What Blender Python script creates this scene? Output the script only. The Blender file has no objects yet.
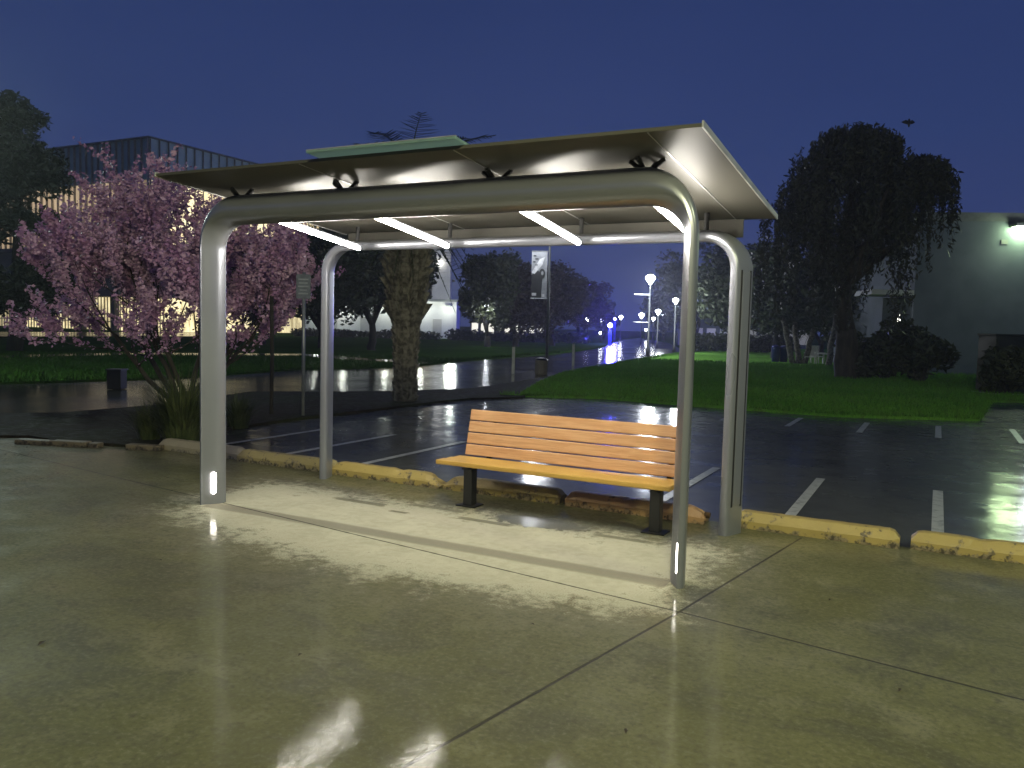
import bpy, math, random
import numpy as np
from mathutils import Vector, Matrix
random.seed(7); RNG = np.random.default_rng(7)
sc = bpy.context.scene
col = sc.collection
PI = math.pi

# ------------------------------------------------------------------ survey
# World frame: x runs along the shelter (0 = right-hand posts), y runs from the
# front frame towards the car park, z up.  A 1.7 m eye height fixes the scale.
F_PX, PITCH, ROLL, EYE = 814.0, .0717, .0259, 1.7
ANG = -.4806
EV = np.array([math.cos(ANG), math.sin(ANG)]); NV = np.array([-math.sin(ANG), math.cos(ANG)])
OFF = np.array([1.0444, 4.8951]) * (1.7/1.55)
_fw = np.array([0, math.cos(PITCH), -math.sin(PITCH)]); _rt = np.array([1., 0, 0]); _up = np.array([0, math.sin(PITCH), math.cos(PITCH)])
RT = _rt*math.cos(ROLL) + _up*math.sin(ROLL); UP = -_rt*math.sin(ROLL) + _up*math.cos(ROLL); FW = _fw
def to_site(q):
    d = np.array(q[:2]) - OFF
    return np.array([d@EV, d@NV])
def _ray(x, y): return FW + (x-512)/F_PX*RT + (384-y)/F_PX*UP
def G(x, y, z=0.):                                   # sighted point on the ground
    d = _ray(x, y); t = (z-EYE)/d[2]; p = to_site((d[0]*t, d[1]*t)); return (p[0], p[1], z)
def A(x, y, Y):                                      # sighted point at a measured distance
    d = _ray(x, y); t = Y/d[1]; p = to_site((d[0]*t, 0+Y)); return (p[0], p[1], EYE + d[2]*t)
def dist_at(y, x=512):                               # distance of ground seen at that row
    d = _ray(x, y); t = -EYE/d[2]; return d[1]*t
def v3(p): return np.array(p, float)

# ------------------------------------------------------------------ node helpers
class NT:
    def __init__(s, m): s.t = m.node_tree; s.n = s.t.nodes; s.l = s.t.links
    def link(s, a, b): s.l.new(a, b)
    def setin(s, node, i, v):
        if v is None: return
        if isinstance(v, bpy.types.NodeSocket): s.l.new(v, node.inputs[i])
        else: node.inputs[i].default_value = v
    def math(s, op, a, b=None, c=None, clamp=False):
        k = s.n.new('ShaderNodeMath'); k.operation = op; k.use_clamp = clamp
        s.setin(k, 0, a); s.setin(k, 1, b); s.setin(k, 2, c); return k.outputs[0]
    def noise(s, vec, scale, detail=4, rough=.55, dist=0.):
        k = s.n.new('ShaderNodeTexNoise'); s.setin(k, 'Vector', vec); k.inputs['Scale'].default_value = scale
        k.inputs['Detail'].default_value = detail; k.inputs['Roughness'].default_value = rough; k.inputs['Distortion'].default_value = dist
        return k.outputs['Fac']
    def smooth(s, x, a, b):
        k = s.n.new('ShaderNodeMapRange'); k.interpolation_type = 'SMOOTHSTEP'
        s.setin(k, 'Value', x); k.inputs['From Min'].default_value = a; k.inputs['From Max'].default_value = b
        return k.outputs['Result']
    def lin(s, x, a, b, c, d):
        k = s.n.new('ShaderNodeMapRange'); s.setin(k, 'Value', x)
        for nm, v in zip(('From Min', 'From Max', 'To Min', 'To Max'), (a, b, c, d)): k.inputs[nm].default_value = v
        return k.outputs['Result']
    def mix(s, f, a, b):
        k = s.n.new('ShaderNodeMix'); k.data_type = 'RGBA'
        s.setin(k, 0, f)
        for i, v in ((6, a), (7, b)):
            if isinstance(v, bpy.types.NodeSocket): s.l.new(v, k.inputs[i])
            else: k.inputs[i].default_value = (*v[:3], 1)
        return k.outputs[2]
    def pos(s):
        k = s.n.new('ShaderNodeNewGeometry'); return k.outputs['Position']
    def obj(s):
        k = s.n.new('ShaderNodeTexCoord'); return k.outputs['Object']
    def xyz(s, v):
        k = s.n.new('ShaderNodeSeparateXYZ'); s.l.new(v, k.inputs[0]); return k.outputs
    def scale(s, v, sx, sy, sz):
        k = s.n.new('ShaderNodeMapping'); s.l.new(v, k.inputs[0]); k.inputs['Scale'].default_value = (sx, sy, sz); return k.outputs[0]
    def bump(s, h, strength=.3, dist=.01):
        k = s.n.new('ShaderNodeBump'); s.setin(k, 'Height', h); k.inputs['Strength'].default_value = strength; k.inputs['Distance'].default_value = dist
        return k.outputs[0]
def newmat(name):
    m = bpy.data.materials.new(name); m.use_nodes = True
    t = NT(m); b = t.n['Principled BSDF']
    return m, t, b
def mat(name, c1, c2=None, rough=.6, metal=0., scale=4., bump=0., bscale=None, rough2=None, detail=4, stretch=(1, 1, 1), lo=.35, hi=.65, spec=None, trans=0., alpha=None):
    m, t, b = newmat(name)
    vec = t.scale(t.obj(), *stretch)
    n = t.noise(vec, scale, detail)
    f = t.smooth(n, lo, hi)
    b.inputs['Metallic'].default_value = metal; b.inputs['Roughness'].default_value = rough
    t.link(t.mix(f, c1, c2 or tuple(x*.75 for x in c1)), b.inputs['Base Color'])
    if rough2 is not None: t.link(t.lin(f, 0, 1, rough, rough2), b.inputs['Roughness'])
    if bump:
        t.link(t.bump(t.noise(vec, bscale or scale*6, 5), bump, .01), b.inputs['Normal'])
    if spec is not None: b.inputs['Specular IOR Level'].default_value = spec
    if trans: b.inputs['Transmission Weight'].default_value = trans
    return m
def emit(name, c, strength, base=(.6, .6, .6)):
    m, t, b = newmat(name)
    b.inputs['Base Color'].default_value = (*base, 1)
    b.inputs['Emission Color'].default_value = (*c, 1); b.inputs['Emission Strength'].default_value = strength
    return m

# ------------------------------------------------------------------ mesh helpers
class MB:
    def __init__(s): s.v = []; s.f = []
    def add(s, vs, fs):
        o = len(s.v); s.v += [tuple(map(float, p)) for p in vs]; s.f += [tuple(i+o for i in q) for q in fs]; return s
    def box(s, lo, hi):
        (a, b, c), (d, e, f) = lo, hi
        return s.add([(a,b,c),(d,b,c),(d,e,c),(a,e,c),(a,b,f),(d,b,f),(d,e,f),(a,e,f)], [(0,3,2,1),(4,5,6,7),(0,1,5,4),(1,2,6,5),(2,3,7,6),(3,0,4,7)])
    def obox(s, c, ax, ay, az):                       # centre and three half-extent vectors
        c, ax, ay, az = map(v3, (c, ax, ay, az))
        return s.add([c-ax-ay-az, c+ax-ay-az, c+ax+ay-az, c-ax+ay-az, c-ax-ay+az, c+ax-ay+az, c+ax+ay+az, c-ax+ay+az],
                     [(0,3,2,1),(4,5,6,7),(0,1,5,4),(1,2,6,5),(2,3,7,6),(3,0,4,7)])
    def cbox(s, lo, hi, ch=.01):                      # box with chamfered long edges (octagonal plan per axis via bevel later)
        return s.box(lo, hi)
    def tube(s, pts, rad, n=8, cap=True):
        pts = [v3(p) for p in pts]
        rad = [rad]*len(pts) if np.isscalar(rad) else rad
        o = len(s.v); ref = None
        for i, p in enumerate(pts):
            t = pts[min(i+1, len(pts)-1)] - pts[max(i-1, 0)]; t = t/(np.linalg.norm(t)+1e-9)
            if ref is None:
                ref = np.cross(t, (0, 0, 1.) if abs(t[2]) < .9 else (1., 0, 0))
            ref = ref - t*(ref@t); ref = ref/(np.linalg.norm(ref)+1e-9); b = np.cross(t, ref)
            for k in range(n):
                a = 2*PI*k/n; s.v.append(tuple(p + rad[i]*(math.cos(a)*ref + math.sin(a)*b)))
        for i in range(len(pts)-1):
            for k in range(n):
                a = o+i*n+k; b_ = o+i*n+(k+1) % n; s.f.append((a, b_, b_+n, a+n))
        if cap:
            s.f.append(tuple(o+k for k in range(n-1, -1, -1))); s.f.append(tuple(o+(len(pts)-1)*n+k for k in range(n)))
        return s
    def lathe(s, c, prof, n=16):                      # profile of (r, z) around a vertical axis at c
        return s.tube([(c[0], c[1], c[2]+z) for r, z in prof], [max(r, 1e-4) for r, z in prof], n)
    def prism(s, poly, z0, z1):
        n = len(poly); o = [(x, y, z0) for x, y in poly] + [(x, y, z1) for x, y in poly]
        fs = [tuple(range(n-1, -1, -1)), tuple(range(n, 2*n))] + [(i, (i+1) % n, n+(i+1) % n, n+i) for i in range(n)]
        return s.add(o, fs)
    def sheet(s, poly, z):
        return s.add([(x, y, z) for x, y in poly], [tuple(range(len(poly)))])
    def ell(s, c, r, nu=12, nv=8):
        o = len(s.v); c = v3(c)
        vs = []
        for j in range(nv+1):
            th = PI*j/nv
            for i in range(nu):
                ph = 2*PI*i/nu
                vs.append(c + np.array([r[0]*math.sin(th)*math.cos(ph), r[1]*math.sin(th)*math.sin(ph), r[2]*math.cos(th)]))
        fs = [(j*nu+i, (j+1)*nu+i, (j+1)*nu+(i+1) % nu, j*nu+(i+1) % nu) for j in range(nv) for i in range(nu)]
        return s.add(vs, fs)
    def build(s, name, m, parent=None, smooth=False, bevel=0., loc=None, org=None):
        org = v3(org) if org is not None else (v3(parent['_o']) if parent is not None else np.zeros(3))
        me = bpy.data.meshes.new(name)
        me.from_pydata([tuple(v3(p)-org) for p in s.v], [], s.f); me.update()
        me.materials.append(m)
        if smooth: me.polygons.foreach_set('use_smooth', [True]*len(me.polygons))
        o = bpy.data.objects.new(name, me); col.objects.link(o)
        o['_o'] = [float(x) for x in org]
        if parent is not None: o.parent = parent
        else: o.location = org
        if bevel:
            bm = o.modifiers.new('bevel', 'BEVEL'); bm.width = bevel; bm.segments = 2; bm.limit_method = 'ANGLE'
        return o
def tag(o, label=None, cat=None, group=None, kind=None):
    if label: o['label'] = label
    if cat: o['category'] = cat
    if group: o['group'] = group
    if kind: o['kind'] = kind
    return o
def thing(name, loc, label, cat, group=None):
    o = bpy.data.objects.new(name, None); col.objects.link(o); o.location = loc; o['_o'] = [float(x) for x in loc]
    o.empty_display_size = .2
    return tag(o, label, cat, group)
def struct(name, mb, m, **k):
    o = mb.build(name, m, **k); o['kind'] = 'structure'; return o
def dup(root, loc, label=None, rz=None):
    r = root.copy(); col.objects.link(r); r.location = loc
    if rz is not None: r.rotation_euler = (0, 0, rz)
    if label: r['label'] = label
    for ch in list(root.children):
        c = ch.copy(); col.objects.link(c); c.parent = r
        for g in list(ch.children):
            d = g.copy(); col.objects.link(d); d.parent = c
    return r
def point_light(name, loc, color, power, size, parent, spot=None):
    l = bpy.data.lights.new(name, 'SPOT' if spot else 'POINT'); l.color = color; l.energy = power; l.shadow_soft_size = size
    if spot: l.spot_size = spot[0]; l.spot_blend = spot[1]
    o = bpy.data.objects.new(name, l); col.objects.link(o)
    o.parent = parent; o.location = v3(loc) - v3(parent['_o'])
    return o
def aim(o, d): o.rotation_euler = Vector(d).to_track_quat('-Z', 'Y').to_euler()

def leaves(mb_name, m, parent, centres, size, aspect=2.2, droop=0., up=0., jitter=.35):
    """many leaf-sized quads, one per centre"""
    n = len(centres); c = np.asarray(centres, float)
    d = RNG.normal(size=(n, 3)); d[:, 2] = d[:, 2]*.7 - droop + up
    d /= np.linalg.norm(d, axis=1, keepdims=True)
    w = np.cross(d, RNG.normal(size=(n, 3))); w /= np.linalg.norm(w, axis=1, keepdims=True)
    s = size*(1 + jitter*RNG.normal(size=(n, 1))).clip(.4, 1.8)
    L = d*s*.5; Wd = w*s*.5/aspect
    vs = np.stack([c-L, c-L*.1-Wd, c+L, c-L*.1+Wd], 1).reshape(-1, 3) - v3(parent['_o'])
    me = bpy.data.meshes.new(mb_name)
    me.vertices.add(4*n); me.vertices.foreach_set('co', vs.ravel())
    me.loops.add(4*n); me.loops.foreach_set('vertex_index', np.arange(4*n))
    me.polygons.add(n); me.polygons.foreach_set('loop_start', np.arange(0, 4*n, 4))
    me.update(calc_edges=True); me.materials.append(m)
    o = bpy.data.objects.new(mb_name, me); col.objects.link(o); o.parent = parent
    o['_o'] = parent['_o']
    return o

# ------------------------------------------------------------------ materials
def leafmat(name, c, c2, scale=1.2, rough=.5):
    m, t, b = newmat(name)
    p = t.pos(); n1 = t.noise(p, scale, 3); n2 = t.noise(p, scale*14, 2)
    f = t.math('ADD', t.math('MULTIPLY', n1, .6), t.math('MULTIPLY', n2, .4))
    t.link(t.mix(t.smooth(f, .36, .64), c, c2), b.inputs['Base Color'])
    b.inputs['Roughness'].default_value = rough
    b.inputs['Specular IOR Level'].default_value = .25
    return m
M = {}
M['steel'] = mat('satin aluminium', (.275, .285, .325), (.24, .25, .285), rough=.27, metal=.45, scale=2, lo=.15, hi=.85, rough2=.31, stretch=(1, 1, .2))
M['roof'] = mat('roof sheet', (.10, .096, .08), (.08, .077, .064), rough=.42, scale=1.1, rough2=.46, stretch=(1, .3, 1), spec=.2)
M['edge'] = mat('roof edge trim', (.62, .62, .60), rough=.35, metal=.5)
M['dark'] = mat('dark steel', (.03, .03, .032), rough=.42, metal=.3, bump=.05)
M['blk'] = mat('black bracket', (.012, .012, .012), rough=.6)
M['tube'] = emit('light tube', (1, .945, .84), 104.)
M['slot'] = emit('base light', (1, .93, .82), 16.)
# timber of the bench: grain runs along x
def wood(name, c1, c2):
    m, t, b = newmat(name)
    v = t.scale(t.pos(), .8, 14, 14); g = t.noise(v, 3.2, 6, .6, 1.2)
    big = t.noise(t.scale(t.pos(), 1.3, 5, 5), 1.5, 2)
    f = t.smooth(t.math('ADD', t.math('MULTIPLY', g, .7), t.math('MULTIPLY', big, .3)), .38, .62)
    t.link(t.mix(f, c1, c2), b.inputs['Base Color']); b.inputs['Roughness'].default_value = .42
    t.link(t.bump(g, .15, .004), b.inputs['Normal']); return m
M['seatwood_lit'] = wood('seat timber', (.62, .39, .10), (.52, .30, .07))  # yellower than the back boards: tube light put into the colour
M['backwood'] = wood('back timber', (.62, .36, .19), (.50, .26, .12))
def curbmat(name, c, worn, amount=.5):
    m, t, b = newmat(name)
    p = t.pos(); n = t.noise(p, 9, 6, .65); n2 = t.noise(p, 45, 4); z = t.xyz(p)[2]
    low = t.smooth(z, .075, .0)
    f = t.math('ADD', n, t.math('MULTIPLY', low, .17)); f = t.math('ADD', f, t.math('MULTIPLY', t.math('SUBTRACT', n2, .5), .25))
    w = t.smooth(f, 1.0-amount-.02, 1.0-amount+.09)
    c_ = t.mix(t.noise(p, 3, 3), c, tuple(x*.72 for x in c))
    dirt = t.mix(t.smooth(t.noise(p, 30, 4), .4, .62), worn, tuple(x*.22 for x in worn))
    t.link(t.mix(w, c_, dirt), b.inputs['Base Color']); b.inputs['Roughness'].default_value = .5
    t.link(t.bump(t.math('ADD', n2, n), .35, .006), b.inputs['Normal']); return m
M['curb_y'] = curbmat('worn yellow paint', (.46, .35, .115), (.25, .20, .12), .41)
M['curb_y2'] = curbmat('faded yellow paint', (.44, .36, .16), (.26, .22, .15), .44)
M['curb_p'] = curbmat('pale concrete with paint', (.42, .37, .25), (.30, .27, .20), .36)
M['curb_r'] = curbmat('reddish faded paint', (.52, .32, .15), (.30, .21, .13), .44)
M['curb_d'] = curbmat('dark worn kerb', (.22, .18, .11), (.12, .10, .07), .46)
M['rust'] = mat('rusty hole', (.05, .03, .018), (.09, .05, .02), rough=.9, scale=40)
M['paintline'] = mat('white road paint', (.46, .47, .47), (.20, .21, .22), rough=.32, scale=11, lo=.46, hi=.72)
M['bark'] = mat('bark', (.055, .045, .035), (.028, .023, .02), rough=.9, scale=9, bump=.6, bscale=30, stretch=(1, 1, .25))
M['barkdark'] = mat('dark bark', (.035, .03, .026), (.02, .017, .015), rough=.9, scale=6, bump=.6, bscale=20, stretch=(1, 1, .25))
M['palmtrunk'] = mat('palm boots', (.22, .20, .165), (.07, .062, .05), rough=.85, scale=9, bump=.8, bscale=40)
M['frond'] = leafmat('palm frond', (.03, .045, .02), (.05, .065, .03))
M['leafdark'] = leafmat('dark leaves', (.026, .036, .02), (.05, .06, .034))
M['leafmid'] = leafmat('grey green leaves', (.04, .05, .028), (.075, .082, .046))
M['leafred'] = leafmat('dusky purple leaves', (.036, .025, .028), (.06, .04, .044))
M['leafwillow'] = leafmat('drooping leaves', (.03, .034, .026), (.06, .062, .044), .8)
M['blossom'] = leafmat('lilac blossom', (.47, .235, .46), (.72, .48, .68), 1.6)
M['blade'] = leafmat('grass blades', (.035, .055, .018), (.09, .11, .04), 5)
M['wallgrey'] = mat('painted stucco', (.125, .145, .175), (.10, .12, .148), rough=.85, scale=.9, bump=.25, bscale=30)
M['coping'] = mat('parapet cap', (.16, .17, .17), rough=.6)
M['pale'] = mat('pale concrete', (.55, .54, .50), (.46, .45, .42), rough=.8, scale=.4)
M['whitewall'] = mat('white wall', (.80, .80, .76), (.72, .72, .68), rough=.8, scale=.3)
M['metalroof'] = mat('parapet cladding', (.42, .56, .56), (.34, .46, .47), rough=.5, scale=.3)
M['fin'] = mat('facade fin', (.30, .29, .27), rough=.5, metal=.3)
M['slab'] = mat('floor slab', (.16, .145, .125), rough=.7, scale=.4)
M['polegrey'] = mat('galvanised pole', (.30, .31, .32), (.22, .23, .24), rough=.45, metal=.5, scale=5)
M['poledark'] = mat('dark painted pole', (.045, .05, .055), rough=.5)
M['blue'] = mat('blue plastic', (.015, .03, .16), rough=.4)
M['white'] = mat('white plastic', (.75, .75, .72), rough=.4)
M['cabinet'] = mat('dark green steel', (.013, .019, .012), (.008, .012, .008), rough=.5, scale=2)
M['signback'] = mat('dull sign face', (.17, .19, .24), (.12, .13, .17), rough=.45, scale=12)
M['signrow'] = mat('sign rows', (.36, .38, .44), rough=.5)
M['bincrete'] = mat('exposed aggregate', (.20, .17, .13), (.11, .09, .07), rough=.8, scale=40)

# ------------------------------------------------------------------ ground surfaces
def m_concrete():
    m, t, b = newmat('wet concrete paving')
    p = t.pos(); X, Y, Z = t.xyz(p)
    nA = t.noise(p, .55, 5, .6); nB = t.noise(p, 2.6, 6, .62); nC = t.noise(p, 14, 5, .6); nD = t.noise(p, 90, 3)
    # dry island under the roof, edge broken up by noise
    wob = t.math('ADD', t.math('MULTIPLY', t.math('SUBTRACT', nB, .5), 1.1), t.math('MULTIPLY', t.math('SUBTRACT', nC, .5), .9))
    wob = t.math('ADD', wob, t.math('MULTIPLY', t.math('SUBTRACT', nD, .5), .7))
    dx = t.math('SUBTRACT', t.math('ABSOLUTE', t.math('ADD', X, 2.3)), 2.38)
    dback = t.math('SUBTRACT', Y, 1.02)
    # front edge: bulges forward in the middle, turns in towards the right post
    xr = t.math('MULTIPLY', t.math('POWER', t.math('ABSOLUTE', t.math('DIVIDE', t.math('ADD', X, 1.9), 2.5)), 2.2), .55)
    dfront = t.math('SUBTRACT', t.math('MULTIPLY', Y, -1.), t.math('SUBTRACT', .92, xr))
    d = t.math('MAXIMUM', t.math('MAXIMUM', dx, dback), dfront)
    e = t.math('ADD', d, wob)
    dry = t.math('SUBTRACT', 1., t.smooth(e, -.26, .18))
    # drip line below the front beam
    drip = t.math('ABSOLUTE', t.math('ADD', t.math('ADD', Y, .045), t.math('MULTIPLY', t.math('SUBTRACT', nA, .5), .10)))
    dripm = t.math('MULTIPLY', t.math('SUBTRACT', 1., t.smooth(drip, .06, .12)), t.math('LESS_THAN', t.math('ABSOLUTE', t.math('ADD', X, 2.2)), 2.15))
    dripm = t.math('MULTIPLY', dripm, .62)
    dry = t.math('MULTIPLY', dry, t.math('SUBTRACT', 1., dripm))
    # pool of water below the bench
    px = t.math('DIVIDE', t.math('ADD', X, 1.52), .52); py = t.math('DIVIDE', t.math('SUBTRACT', Y, 1.0), .20)
    r = t.math('ADD', t.math('SQRT', t.math('ADD', t.math('MULTIPLY', px, px), t.math('MULTIPLY', py, py))), t.math('MULTIPLY', t.math('SUBTRACT', nC, .5), 1.5))
    pool = t.math('SUBTRACT', 1., t.smooth(r, .78, .98))
    # wet streaks from the bench feet, with the leg shadows painted into them
    def streak(x0, y0, L, w):
        sx = t.math('DIVIDE', t.math('SUBTRACT', t.math('ADD', X, t.math('MULTIPLY', t.math('SUBTRACT', Y, y0), -.35)), x0), L)
        sy = t.math('DIVIDE', t.math('SUBTRACT', Y, y0), w)
        q = t.math('ADD', t.math('MAXIMUM', t.math('ABSOLUTE', sx), t.math('ABSOLUTE', sy)), t.math('MULTIPLY', t.math('SUBTRACT', nC, .5), .9))
        return t.math('SUBTRACT', 1., t.smooth(q, .85, 1.05))
    st = streak(-1.93, .78, .28, .045)
    for a in ((-.72, .90, .24, .04), (-2.55, .98, .3, .04), (-3.3, .80, .30, .05), (-2.75, .66, .10, .03)): st = t.math('MAXIMUM', st, streak(*a))
    wet_shade = t.math('MAXIMUM', pool, t.math('MULTIPLY', st, .8))
    dry = t.math('MULTIPLY', dry, t.math('SUBTRACT', 1., wet_shade))
    # colours
    cdry = t.mix(t.smooth(t.math('ADD', t.math('MULTIPLY', nB, .6), t.math('MULTIPLY', nC, .4)), .36, .62), (.43, .41, .30), (.53, .51, .39))
    cwet = t.mix(t.smooth(nA, .35, .66), (.108, .106, .040), (.156, .152, .066))
    stain = t.noise(t.scale(p, 1., 1.4, 1.), 1.1, 6, .7, .6); fine = t.noise(p, 34, 4, .7)
    cwet = t.mix(t.math('MULTIPLY', t.smooth(stain, .46, .62), .7), cwet, (.085, .083, .045))
    cwet = t.mix(t.math('MULTIPLY', t.smooth(nB, .5, .68), .5), cwet, (.225, .212, .125))
    cwet = t.mix(t.math('MULTIPLY', t.smooth(fine, .5, .7), .5), cwet, (.21, .20, .14))
    cwet = t.mix(t.math('MULTIPLY', t.smooth(fine, .5, .32), .5), cwet, (.06, .056, .035))
    cwet = t.mix(t.math('MULTIPLY', t.smooth(nC, .54, .7), .3), cwet, (.07, .062, .036))
    half = t.math('MULTIPLY', t.math('SUBTRACT', 1., t.smooth(e, .0, .75)), .45)   # damp fringe
    cwet = t.mix(half, cwet, (.20, .185, .125))
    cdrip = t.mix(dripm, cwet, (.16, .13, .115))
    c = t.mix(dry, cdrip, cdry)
    c = t.mix(t.math('MULTIPLY', t.smooth(nD, .56, .72), .18), c, (.07, .065, .045))
    # sawn joints
    def joint(ax, ay, bx, by, lo, hi):
        L = math.hypot(bx-ax, by-ay); nx, ny = -(by-ay)/L, (bx-ax)/L; tx, ty = (bx-ax)/L, (by-ay)/L
        dd = t.math('ABSOLUTE', t.math('ADD', t.math('ADD', t.math('MULTIPLY', X, nx), t.math('MULTIPLY', Y, ny)), -(ax*nx+ay*ny)))
        al = t.math('ADD', t.math('ADD', t.math('MULTIPLY', X, tx), t.math('MULTIPLY', Y, ty)), -(ax*tx+ay*ty))
        dd = t.math('ADD', dd, t.math('MULTIPLY', t.math('SUBTRACT', nC, .5), .012))
        k = t.math('SUBTRACT', 1., t.smooth(dd, .005, .013))
        k = t.math('MULTIPLY', k, t.math('GREATER_THAN', al, lo)); return t.math('MULTIPLY', k, t.math('LESS_THAN', al, hi))
    J = joint(.17, -.54, -1.7, -.29, 0, 40)
    for a in ((.17, -.54, 1.92, -.85, 0, 30), (.17, -.54, -.26, -2.8, -.02, 30), (.17, -.54, .52, 1.58, 0, 2.32), (-9.2, -3.0, -9.2, 0, -20, 20), (7.2, -3., 8., 1.6, -20, 20)): J = t.math('MAXIMUM', J, joint(*a))
    c = t.mix(t.math('MULTIPLY', J, .85), c, (.022, .018, .012))
    t.link(c, b.inputs['Base Color'])
    rough = t.math('ADD', t.math('MULTIPLY', dry, .25), t.lin(nB, .35, .65, .5, .68))
    t.link(rough, b.inputs['Roughness']); b.inputs['Specular IOR Level'].default_value = .22
    film = t.math('ADD', t.math('MULTIPLY', nA, .6), t.math('MULTIPLY', nB, .4))
    film = t.lin(film, .40, .60, .4, 1.)
    film = t.math('MULTIPLY', film, t.math('MULTIPLY', t.lin(nC, .36, .6, .5, 1.), t.lin(fine, .4, .6, 1., .5)))
    film = t.math('MAXIMUM', t.math('MULTIPLY', film, t.math('SUBTRACT', 1., t.math('MAXIMUM', dry, t.math('MULTIPLY', dripm, .9)))), pool)
    t.link(film, b.inputs['Coat Weight']); b.inputs['Coat IOR'].default_value = 1.45
    t.link(t.lin(nA, .38, .64, .035, .12), b.inputs['Coat Roughness'])
    h = t.math('ADD', t.math('MULTIPLY', nB, .3), t.math('ADD', t.math('MULTIPLY', nC, .2), t.math('MULTIPLY', nD, .10)))
    h = t.math('SUBTRACT', h, t.math('MULTIPLY', J, .8))
    t.link(t.bump(h, .4, .012), b.inputs['Normal'])
    h2 = t.math('ADD', t.math('MULTIPLY', nB, .5), t.math('ADD', t.math('MULTIPLY', nC, .16), t.math('MULTIPLY', nD, .09)))
    t.link(t.bump(h2, .24, .012), b.inputs['Coat Normal'])
    return m
def m_asphalt():
    m, t, b = newmat('wet asphalt')
    p = t.pos(); nA = t.noise(p, .35, 4); nB = t.noise(p, 2.2, 5); nD = t.noise(p, 70, 3)
    c = t.mix(t.smooth(nA, .35, .65), (.04, .042, .042), (.075, .078, .074))
    c = t.mix(t.math('MULTIPLY', t.smooth(nD, .45, .7), .4), c, (.016, .016, .018))
    t.link(c, b.inputs['Base Color'])
    t.link(t.lin(nA, .38, .62, .45, .65), b.inputs['Roughness']); b.inputs['Specular IOR Level'].default_value = .3
    b.inputs['Coat IOR'].default_value = 1.36; t.link(t.lin(nB, .36, .62, .35, 1.), b.inputs['Coat Weight']); t.link(t.lin(nA, .38, .62, .07, .17), b.inputs['Coat Roughness'])
    t.link(t.bump(t.math('ADD', nB, t.math('MULTIPLY', nD, .12)), .3, .012), b.inputs['Coat Normal'])
    h = t.math('ADD', t.math('MULTIPLY', nB, .6), t.math('MULTIPLY', nD, .2))
    t.link(t.bump(h, .5, .014), b.inputs['Normal'])
    return m
def m_path():
    m, t, b = newmat('wet path')
    p = t.pos(); nA = t.noise(p, .25, 4); nB = t.noise(p, 1.2, 4); nD = t.noise(p, 25, 3)
    t.link(t.mix(t.smooth(nA, .35, .65), (.03, .028, .025), (.055, .05, .044)), b.inputs['Base Color'])
    t.link(t.lin(nA, .38, .62, .09, .22), b.inputs['Roughness'])
    t.link(t.bump(t.math('ADD', nB, t.math('MULTIPLY', nD, .3)), .6, .012), b.inputs['Normal'])
    return m
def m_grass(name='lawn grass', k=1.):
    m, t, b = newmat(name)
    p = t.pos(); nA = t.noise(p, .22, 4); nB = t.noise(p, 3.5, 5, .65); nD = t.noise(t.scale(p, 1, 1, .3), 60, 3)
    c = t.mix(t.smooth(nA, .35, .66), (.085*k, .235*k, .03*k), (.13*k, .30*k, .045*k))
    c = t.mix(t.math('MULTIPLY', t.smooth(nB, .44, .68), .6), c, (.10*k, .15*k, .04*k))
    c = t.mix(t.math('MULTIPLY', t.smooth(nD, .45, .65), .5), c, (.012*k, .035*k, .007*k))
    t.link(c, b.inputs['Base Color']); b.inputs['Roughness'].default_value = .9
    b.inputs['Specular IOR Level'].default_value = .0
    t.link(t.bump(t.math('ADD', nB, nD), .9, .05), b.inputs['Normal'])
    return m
def m_soil():
    m, t, b = newmat('bark mulch and soil')
    p = t.pos(); nA = t.noise(p, .8, 4); nB = t.noise(p, 9, 5, .7); nD = t.noise(p, 50, 4)
    c = t.mix(t.smooth(nB, .38, .64), (.012, .009, .006), (.036, .027, .018))
    c = t.mix(t.math('MULTIPLY', t.smooth(nA, .45, .65), .6), c, (.030, .040, .013))
    c = t.mix(t.smooth(nD, .66, .74), c, (.14, .12, .08))
    t.link(c, b.inputs['Base Color']); t.link(t.lin(nB, .35, .65, .5, .9), b.inputs['Roughness']); b.inputs['Specular IOR Level'].default_value = .12
    t.link(t.bump(t.math('ADD', nB, nD), .9, .05), b.inputs['Normal'])
    return m
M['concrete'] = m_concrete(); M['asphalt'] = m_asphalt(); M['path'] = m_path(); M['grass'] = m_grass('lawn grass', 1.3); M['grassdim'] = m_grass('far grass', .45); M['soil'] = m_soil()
def gp(*px): return [G(x, y)[:2] for x, y in px]

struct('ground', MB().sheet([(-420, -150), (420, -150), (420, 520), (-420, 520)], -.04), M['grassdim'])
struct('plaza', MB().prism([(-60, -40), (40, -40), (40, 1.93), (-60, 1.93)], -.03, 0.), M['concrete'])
struct('car_park', MB().sheet([(-9.5, 1.932), (60, 1.932), (60, 34), (-9.5, 34)], -.012), M['asphalt'])
lawn_poly = gp((522, 397), (540, 385), (566, 374.5), (620, 364), (690, 353), (760, 349), (1050, 352), (1350, 366), (1420, 408), (1150, 404), (990, 402), (980, 421), (835, 416.5), (700, 406.5), (600, 398.5), (500, 396))
struct('lawn', MB().prism(lawn_poly, -.03, .05), M['grass'])
bed_poly = gp((-330, 436), (30, 438), (60, 443), (163, 449.5), (205, 433), (300, 419.5), (380, 410), (440, 402.5), (470, 399.5), (523, 398.2), (541, 385.5), (566, 375), (470, 389.5), (380, 392.5), (250, 393), (150, 407), (60, 414.5), (-330, 417))
struct('planting_bed', MB().prism(bed_poly, -.03, .035), M['soil'])
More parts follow.
